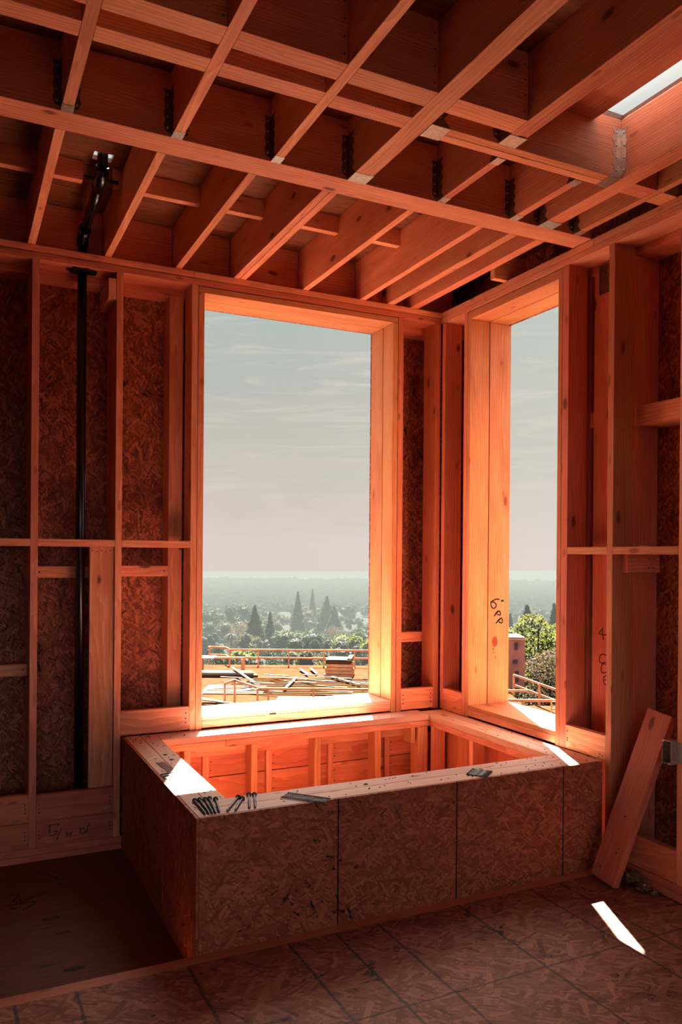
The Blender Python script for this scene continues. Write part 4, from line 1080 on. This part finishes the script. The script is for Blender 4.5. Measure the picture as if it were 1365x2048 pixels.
# sawhorse table
tb = bpy.data.objects.new('work_table', None); COL.objects.link(tb); tb.location = duv(-7.55, 48.6); tag(tb, 'rough work table with a white sheet top at the left of the deck', 'table')
rbox('table_top', duv(-8.2, 48.6, DZ + 0.80), FU, 1.0, 1.3, 0.05, 'whitesheet', parent=tb)
rbox('cross_rail', duv(-7.1, 48.3, DZ + 0.78), FU, 2.4, 0.12, 0.10, 'raillumber', parent=tb)
rbox('cross_rail', duv(-7.1, 49.1, DZ + 0.70), FU, 2.4, 0.12, 0.10, 'raillumber', parent=tb)
for u_, v_ in ((-8.55, 48.2), (-6.0, 48.2), (-6.0, 49.1), (-8.55, 49.1)):
    rbox('leg', duv(u_, v_, DZ + 0.0), FU, 0.12, 0.12, 0.78, 'raillumber', parent=tb)


def guard(name, pts, posts, label, top=1.07, mat='raillumber', mid=True, thick=0.09):
    e = bpy.data.objects.new(name, None); COL.objects.link(e); e.location = duv(*pts[0]); tag(e, label, 'guard rail')
    for (a, b) in zip(pts, pts[1:]):
        A = duv(*a); B = duv(*b); mid_ = (A + B) / 2
        for h in ((top, top * 0.52) if mid else (top,)):
            o = rbox('rail', Vector((mid_.x, mid_.y, DZ + h - 0.06)), B - A, (B - A).length, thick * 0.6, thick + 0.02, mat, parent=e)
    for u_, v_ in posts:
        rbox('post', duv(u_, v_, DZ), FU, thick, thick, top, mat, parent=e)
    return e


guard('guard_rail', [(-8.7, 52.0), (-7.5, 51.7), (-7.1, 50.6), (8.7, 50.6)], [(-8.6, 51.9), (-7.1, 50.6), (-5.25, 50.6), (-3.3, 50.6), (-1.05, 50.6), (0.92, 50.6), (3, 50.6), (5, 50.6), (7, 50.6), (8.6, 50.6)], 'long orange two-rail guard along the far edge of the deck')
guard('guard_rail', [(-5.45, 37.2), (-5.1, 38.2), (-3.6, 35.8), (8.5, 35.8)], [(-5.45, 37.3), (-5.1, 38.2), (-3.25, 35.8), (-3.75, 35.9), (-1.2, 35.8), (1.05, 35.8), (3.4, 35.8), (5.6, 35.8)], 'nearer guard rail bent round the left end of the deck', mid=False)
guard('guard_rail', [(6.6, 33.4), (9.6, 33.4)], [(6.8, 33.4), (7.75, 33.4), (9.5, 33.4)], 'guard rail seen low through the small window', mid=False)
guard('guard_rail', [(8.95, 40.6), (10.2, 34.8)], [(8.95, 40.6), (9.55, 37.8), (10.1, 35.2)], 'guard rail running toward the house at the deck edge, seen through the small window')
# brown wrapped shaft
bb = bpy.data.objects.new('wrapped_shaft', None); COL.objects.link(bb); bb.location = duv(8.6, 43.5); tag(bb, 'square brown wrapped shaft with a white top beyond the small window', 'shaft')
rbox('body', duv(8.1, 44.0, DZ + 0.002), FU - FV * 0.05, 4.0, 2.0, 2.618, 'brownwrap', parent=bb)
rbox('edge_board', duv(8.1, 44.0, DZ + 2.62), FU - FV * 0.05, 4.05, 2.05, 0.10, 'raillumber', parent=bb)
rbox('roof', duv(8.1, 44.0, DZ + 2.72), FU - FV * 0.05, 4.0, 2.0, 0.05, 'whitesheet', parent=bb)
for u_, z_, w_, h_ in ((9.55, 2.1, 0.18, 0.4), (9.5, 1.35, 0.25, 0.22), (9.6, 0.35, 0.2, 0.6), (8.75, 1.5, 0.12, 0.5)):
    rbox('dark_patch', duv(u_, 42.90 - (u_ - 8.1) * 0.05, DZ + z_), FU - FV * 0.05, w_, 0.02, h_, 'nail', parent=bb)
# striped folding ladder foot at the edge of the small window
ld = bpy.data.objects.new('step_ladder', None); COL.objects.link(ld); ld.location = duv(8.9, 32.9); tag(ld, 'orange stepladder at the near edge of the deck', 'ladder')
for s_ in (0, 0.35):
    rbox('side_rail', duv(8.75 + s_, 32.6, DZ), FV, 0.08, 0.05, 1.3, 'orange', parent=ld)
for k in range(4):
    rbox('step', duv(8.92, 32.6, DZ + 0.25 + 0.3 * k), FU, 0.35, 0.08, 0.03, 'nail', parent=ld)


# trees -------------------------------------------------------------
def mesh_from(bm, mat):
    me = bpy.data.meshes.new('foliage'); bm.to_mesh(me); bm.free(); me.materials.append(M[mat]); return me


def leafquad(bm, c, s, rng):
    n = Vector((rng.uniform(-1, 1), rng.uniform(-1, 1), rng.uniform(-0.4, 1))).normalized()
    u = n.orthogonal().normalized(); v = n.cross(u)
    a = rng.uniform(0, 6.28); u, v = u * math.cos(a) + v * math.sin(a), v * math.cos(a) - u * math.sin(a)
    vs = [bm.verts.new(c + u * s * p + v * s * q_ * 0.7 + n * s * 0.25 * r) for p, q_, r in ((-1, 0, 0), (0, -1, 0.5), (1, 0, 0), (0, 1, 0.5))]
    bm.faces.new(vs)


def broadleaf(seed, mat, n=2600, spread=0.5, leaf=0.030, core=True):
    """unit-height crown, base at 0, radius about spread"""
    rng = random.Random(seed); bm = bmesh.new()
    blobs = []
    for k in range(15):
        a = rng.uniform(0, math.tau); rr = rng.uniform(0, 0.72) * spread; z = rng.uniform(0.22, 0.84)
        blobs.append((Vector((rr * math.cos(a), rr * math.sin(a), z)), rng.uniform(0.12, 0.22)))
    if core:
        for c, r in blobs:
            g_ = bmesh.ops.create_icosphere(bm, subdivisions=2, radius=r * 0.86)
            for v in g_['verts']:
                v.co = v.co * (1 + 0.35 * noise.noise(v.co * 14 + c * 9)) + c
    for k in range(n):
        c, r = blobs[rng.randrange(len(blobs))]
        d = Vector((rng.gauss(0, 1), rng.gauss(0, 1), rng.gauss(0, 1))).normalized()
        leafquad(bm, c + d * r * rng.uniform(0.85, 1.12), leaf * rng.uniform(0.6, 1.3), rng)
    return mesh_from(bm, mat)


def conifer(seed, mat, width=0.2, n=2200):
    rng = random.Random(seed); bm = bmesh.new()
    tiers = 17
    for k in range(tiers):
        z = 0.10 + 0.87 * k / tiers; r = width * (1 - (k / tiers) ** 1.15) * rng.uniform(0.75, 1.15) + 0.008
        seg = 14; top = bm.verts.new((0, 0, min(1.0, z + 0.14)))
        ring = [bm.verts.new((r * rng.uniform(0.6, 1.15) * math.cos(i * math.tau / seg), r * rng.uniform(0.6, 1.15) * math.sin(i * math.tau / seg), z - 0.02 - 0.03 * rng.random())) for i in range(seg)]
        for i in range(seg): bm.faces.new((ring[i], ring[(i + 1) % seg], top))
    for k in range(n):
        f = rng.random() ** 1.5; z = 0.07 + 0.9 * f; r = width * (1 - f) * rng.uniform(0.7, 1.2)
        a = rng.uniform(0, math.tau)
        leafquad(bm, Vector((r * math.cos(a), r * math.sin(a), z)), 0.030 * rng.uniform(0.6, 1.3), rng)
    return mesh_from(bm, mat)


def palm_mesh(mat):
    rng = random.Random(4); bm = bmesh.new()
    for k in range(26):
        a = k * 2.4; dr = rng.uniform(-0.5, 0.9); prev = None
        for i in range(7):
            f = i / 6; p = Vector((math.cos(a) * 0.22 * f, math.sin(a) * 0.22 * f, 0.88 + 0.10 * dr * f - 0.16 * f * f))
            s = Vector((-math.sin(a), math.cos(a), 0)) * 0.028 * (1 - f * 0.8)
            cur = (bm.verts.new(p + s), bm.verts.new(p - s))
            if prev: bm.faces.new((prev[0], prev[1], cur[1], cur[0]))
            prev = cur
    return mesh_from(bm, mat)


def trunk_mesh(r=0.02, top=0.5):
    bm = tube([(0, 0, -0.05), (0.004, 0, 0.12), (-0.006, 0.004, 0.3), (0, 0, top)], [r * 1.3, r, r * 0.85, r * 0.5], 8)
    me = bpy.data.meshes.new('trunk'); bm.to_mesh(me); bm.free(); me.materials.append(M['trunk']); return me


TM = {'round_dark': broadleaf(1, 'leafdark'), 'round_mid': broadleaf(2, 'leafmid'), 'round_olive': broadleaf(3, 'leafolive'), 'round_bright': broadleaf(4, 'leafbright'),
      'wide_dark': broadleaf(5, 'leafdark', spread=0.75), 'wide_bright': broadleaf(6, 'leafbright', spread=0.8), 'brown': broadleaf(7, 'leafbrown', n=4200, leaf=0.014, core=False),
      'yellow': broadleaf(8, 'leafyellow', n=11000, leaf=0.014, spread=0.46, core=False), 'conifer': conifer(9, 'leafdark', 0.27), 'slim': conifer(10, 'leafdark', 0.18), 'palm': palm_mesh('leafdark'),
      'wide_olive': broadleaf(12, 'leafolive', spread=0.8)}
TR = trunk_mesh(); TRt = trunk_mesh(0.018, 0.9)
TNAME = {'round': 'leafy_tree', 'wide': 'leafy_tree', 'brown': 'bare_tree', 'yellow': 'leafy_tree', 'conifer': 'conifer_tree', 'slim': 'conifer_tree', 'palm': 'palm_tree'}


def tree(kind, bearing, d, h, label, group, wide=1.0, rot=None, small=False):
    nm = TNAME[kind.split('_')[0]]
    b = math.radians(bearing)
    e = bpy.data.objects.new(nm, None); COL.objects.link(e)
    e.location = (d * math.sin(b), d * math.cos(b), zt(d) - 0.3)
    e.rotation_euler = (0, 0, random.uniform(0, 6.28) if rot is None else rot)
    e.scale = (h * wide, h * wide, h)
    tag(e, label, 'tree', group)
    c = bpy.data.objects.new('crown', TM[kind]); COL.objects.link(c); c.parent = e
    if not small:
        t_ = bpy.data.objects.new('trunk', TRt if kind in ('palm', 'conifer', 'slim', 'yellow') else TR); COL.objects.link(t_); t_.parent = e
    return e


def bear(px):
    return 26.05 + math.degrees(math.atan((px - 682.5) / 1578.4))


# named trees: (kind, bearing, distance, height, width, label)
KT = [
    ('conifer', 19.85, 300, 15.5, 1.15, 'broad dark conifer left of the middle of the view through the big window'),
    ('slim', 20.95, 310, 13.5, 1.2, 'narrow dark conifer right beside the broad conifer'),
    ('slim', 22.95, 430, 20, 1.0, 'tallest slim conifer in the middle distance'),
    ('slim', 24.0, 520, 19, 0.8, 'slender conifer right of the tallest one'),
    ('conifer', 25.05, 450, 17.5, 1.3, 'shaggy grey-green conifer toward the right of the big window'),
    ('conifer', 25.6, 430, 14, 1.3, 'shorter conifer leaning against the shaggy one'),
    ('palm', 18.15, 260, 11, 1.0, 'lone palm-like tree at the left of the big window'),
    ('round_dark', 18.6, 430, 17, 1.0, 'big rounded dark tree high at the left of the big window'),
    ('round_dark', 16.6, 420, 15, 1.0, 'rounded dark tree by the left jamb of the big window'),
    ('wide_dark', 23.9, 235, 10.5, 1.0, 'wide dark spreading tree in the middle of the valley'),
    ('round_dark', 21.9, 190, 8.5, 1.2, 'dark round bush-like tree below the conifers'),
    ('wide_bright', 18.6, 165, 8.5, 0.9, 'bright yellow-green spreading tree at the lower left'),
    ('wide_bright', 27.2, 230, 11.0, 1.1, 'bright green spreading tree at the right jamb of the big window'),
    ('wide_dark', 26.2, 210, 9.5, 1.0, 'dark spreading tree before the bright right one'),
    ('round_dark', 24.2, 175, 8.0, 1.1, 'dark tree behind the guard rail in the middle'),
    ('round_dark', 19.9, 152, 7.0, 1.1, 'dark green tree showing through the left of the far guard rail'),
    ('wide_bright', 25.4, 138, 6.0, 1.0, 'pale green tree showing through the right of the far guard rail'),
    ('round_mid', 22.0, 136, 6.5, 1.2, 'green tree showing through the middle of the far guard rail'),
    ('brown', 18.9, 330, 12, 1.2, 'brownish bare tree between the rounded dark trees'),
    ('brown', 25.6, 320, 11, 1.2, 'brownish bare tree behind the wide dark one'),
    ('conifer', 39.35, 235, 16.5, 1.25, 'tall tiered conifer in the view through the small window'),
    ('slim', 41.2, 250, 17, 1.1, 'conifer cut by the near jamb of the small window'),
    ('slim', 38.2, 300, 14, 1.0, 'slim conifer by the orange reveal of the small window'),
    ('yellow', 40.15, 74, 8.7, 1.0, 'large yellow-green tree filling the lower part of the small window'),
    ('round_bright', 41.6, 95, 9.5, 1.0, 'bright green tree behind the large yellow-green one'),
    ('brown', 41.0, 66, 5.6, 1.2, 'bare brown shrubby tree low in the small window'),
]
for kd, b_, d_, h_, wd_, lb in KT:
    tree(kd, b_, d_, h_ * (1.3 if kd in ('conifer', 'slim') else 1.1), lb, None, wd_ * (0.9 if kd in ('conifer', 'slim') else 1.0))
MGr = {'dark': ('dark rounded tree in the hazy middle distance of the valley', 'dark rounded trees of the valley'), 'mid': ('green tree in the hazy middle distance of the valley', 'green trees of the valley'),
       'olive': ('olive-brown tree in the hazy middle distance of the valley', 'olive trees of the valley')}
rt = random.Random(21)
spots = [(a_ * math.sin(math.radians(b_)), a_ * math.cos(math.radians(b_)), 6.0) for b_, a_ in ((24.55, 190), (26.35, 270), (18.05, 125), (22.2, 400), (23.6, 205), (38.6, 170), (39.9, 330))] + [(d_ * math.sin(math.radians(b_)), d_ * math.cos(math.radians(b_)), h_ * wd_ * 0.55) for kd, b_, d_, h_, wd_, lb in KT]
made = 0
for k in range(4000):
    if made >= 250: break
    d_ = rt.uniform(135, 620) if k % 3 else rt.uniform(300, 640)
    b_ = rt.uniform(9, 47)
    px_, py_ = d_ * math.sin(math.radians(b_)), d_ * math.cos(math.radians(b_))
    if any((px_ - a) ** 2 + (py_ - c) ** 2 < (r + 7.5) ** 2 for a, c, r in spots): continue
    spots.append((px_, py_, 7.5)); made += 1
    c_ = rt.choice(('dark', 'dark', 'mid', 'olive'))
    kd = rt.choice(('round_', 'wide_')) + c_
    if kd == 'wide_mid': kd = 'round_mid'
    lb, gr = MGr[c_]
    tree(kd, b_, d_, rt.uniform(6.0, 11.0) * (0.85 if d_ < 250 else 1.15), lb, gr, rt.uniform(0.8, 1.25))
# the far tree cover nobody could count
rt = random.Random(5)
tb_ = bmesh.new(); bmesh.ops.create_icosphere(tb_, subdivisions=1, radius=1.0)
tv = [v.co.copy() for v in tb_.verts]; tf = [[v.index for v in f.verts] for f in tb_.faces]; tb_.free()
V_ = []; F_ = []
for k in range(10000):
    d_ = 665 + 860 * rt.random() ** 1.25; b_ = math.radians(rt.uniform(6, 50)); r_ = rt.uniform(1.8, 4.2) * (1 + d_ / 2600)
    c_ = Vector((d_ * math.sin(b_), d_ * math.cos(b_), -46.5 + r_ * 0.35)); st_ = rt.uniform(0.7, 1.7) * (1.15 - d_ / 2600); n0 = len(V_)
    for v in tv:
        f_ = rt.uniform(0.65, 1.25)
        V_.append((v.x * r_ * 1.2 * f_ + c_.x, v.y * r_ * 1.2 * f_ + c_.y, v.z * st_ * r_ * f_ + c_.z))
    F_ += [[i + n0 for i in f] for f in tf]
me_ = bpy.data.meshes.new('distant_forest'); me_.from_pydata(V_, [], F_)
bm = bmesh.new(); bm.from_mesh(me_); bpy.data.meshes.remove(me_)
fo = finish(bm, 'distant_forest', M['farleaf'], (0, 0, 0), 'x', smooth=True); tag(fo, 'hazy tree cover of the plain below the horizon', 'forest', None, 'stuff')


def house(bearing, d, L_, W_, H_, roof, label, flat=False):
    b = math.radians(bearing); p = Vector((d * math.sin(b), d * math.cos(b), zt(d) - 0.2))
    e = bpy.data.objects.new('house', None); COL.objects.link(e); e.location = p; tag(e, label, 'house', 'houses in the valley')
    rbox('walls', p, FU, L_, W_, H_, 'housewall', parent=e)
    bm = bmesh.new(); hx = L_ / 2 + 0.4; hy = W_ / 2 + 0.4; rh = 0.15 if flat else W_ * 0.28; ri = 0 if flat else hx * 0.55
    vs = [bm.verts.new(FU * a + FV * c + Vector((0, 0, z))) for a, c, z in ((-hx, -hy, 0), (hx, -hy, 0), (hx, hy, 0), (-hx, hy, 0), (-(ri or hx), 0 if not flat else -hy, rh), (ri or hx, 0 if not flat else -hy, rh))]
    for f in ((0, 1, 5, 4), (1, 2, 5), (2, 3, 4, 5), (3, 0, 4), (3, 2, 1, 0)): bm.faces.new([vs[i] for i in f])
    bmesh.ops.recalc_face_normals(bm, faces=bm.faces)
    finish(bm, 'roof', M[roof], p + Vector((0, 0, H_)), 'x', e)
    for k in range(3):
        rbox('window', p + FU * (-L_ * 0.3 + L_ * 0.3 * k) - FV * (W_ / 2 + 0.02) + Vector((0, 0, 1.0)), FU, 1.1, 0.06, 1.2, 'nail', parent=e)


house(24.55, 190, 6.5, 6, 2.6, 'roofgrey', 'house with a grey hipped roof in the middle of the valley')
house(26.35, 270, 9, 6, 2.6, 'roofwhite', 'low house with a white roof toward the right of the valley')
house(18.05, 125, 7, 6, 3.0, 'roofwhite', 'white-roofed building behind the left end of the far guard rail')
house(22.2, 400, 10, 7, 3, 'roofgrey', 'long low building in the haze of the valley')
house(23.6, 205, 6, 5, 3, 'housewall', 'small pinkish house left of the grey-roofed one')
house(38.6, 170, 8, 6, 3, 'roofwhite', 'pale-roofed house seen through the small window')
house(39.9, 330, 12, 8, 3.5, 'housewall', 'pinkish low building behind the conifer of the small window')

# haze over the valley
bm = bmesh.new(); hv = [bm.verts.new(c) for c in ((-200, 85, -60), (1500, 85, -60), (1500, 1650, -60), (-200, 1650, -60), (-200, 85, -2), (1500, 85, -2), (1500, 1650, -33), (-200, 1650, -33))]
for f in ((0, 3, 2, 1), (4, 5, 6, 7), (0, 1, 5, 4), (1, 2, 6, 5), (2, 3, 7, 6), (3, 0, 4, 7)): bm.faces.new([hv[i] for i in f])
hz = bpy.data.meshes.new('valley_haze'); bm.to_mesh(hz); bm.free()
hm = bpy.data.materials.new('haze'); hm.use_nodes = True; t = NT(hm.node_tree); t.n.clear()
out = t.new('ShaderNodeOutputMaterial'); vs_ = t.new('ShaderNodeVolumeScatter'); va_ = t.new('ShaderNodeVolumeAbsorption'); ad_ = t.new('ShaderNodeAddShader')
vs_.inputs['Color'].default_value = (0.88, 1.0, 0.94, 1); vs_.inputs['Density'].default_value = 0.000090; vs_.inputs['Anisotropy'].default_value = 0.0
va_.inputs['Color'].default_value = (0, 0, 0, 1); va_.inputs['Density'].default_value = 0.00145
t.link(vs_.outputs[0], ad_.inputs[0]); t.link(va_.outputs[0], ad_.inputs[1]); t.link(ad_.outputs[0], out.inputs['Volume'])
hz.materials.append(hm)
ho = bpy.data.objects.new('valley_haze', hz); COL.objects.link(ho)
tag(ho, 'pale haze lying over the valley', 'haze', None, 'stuff')
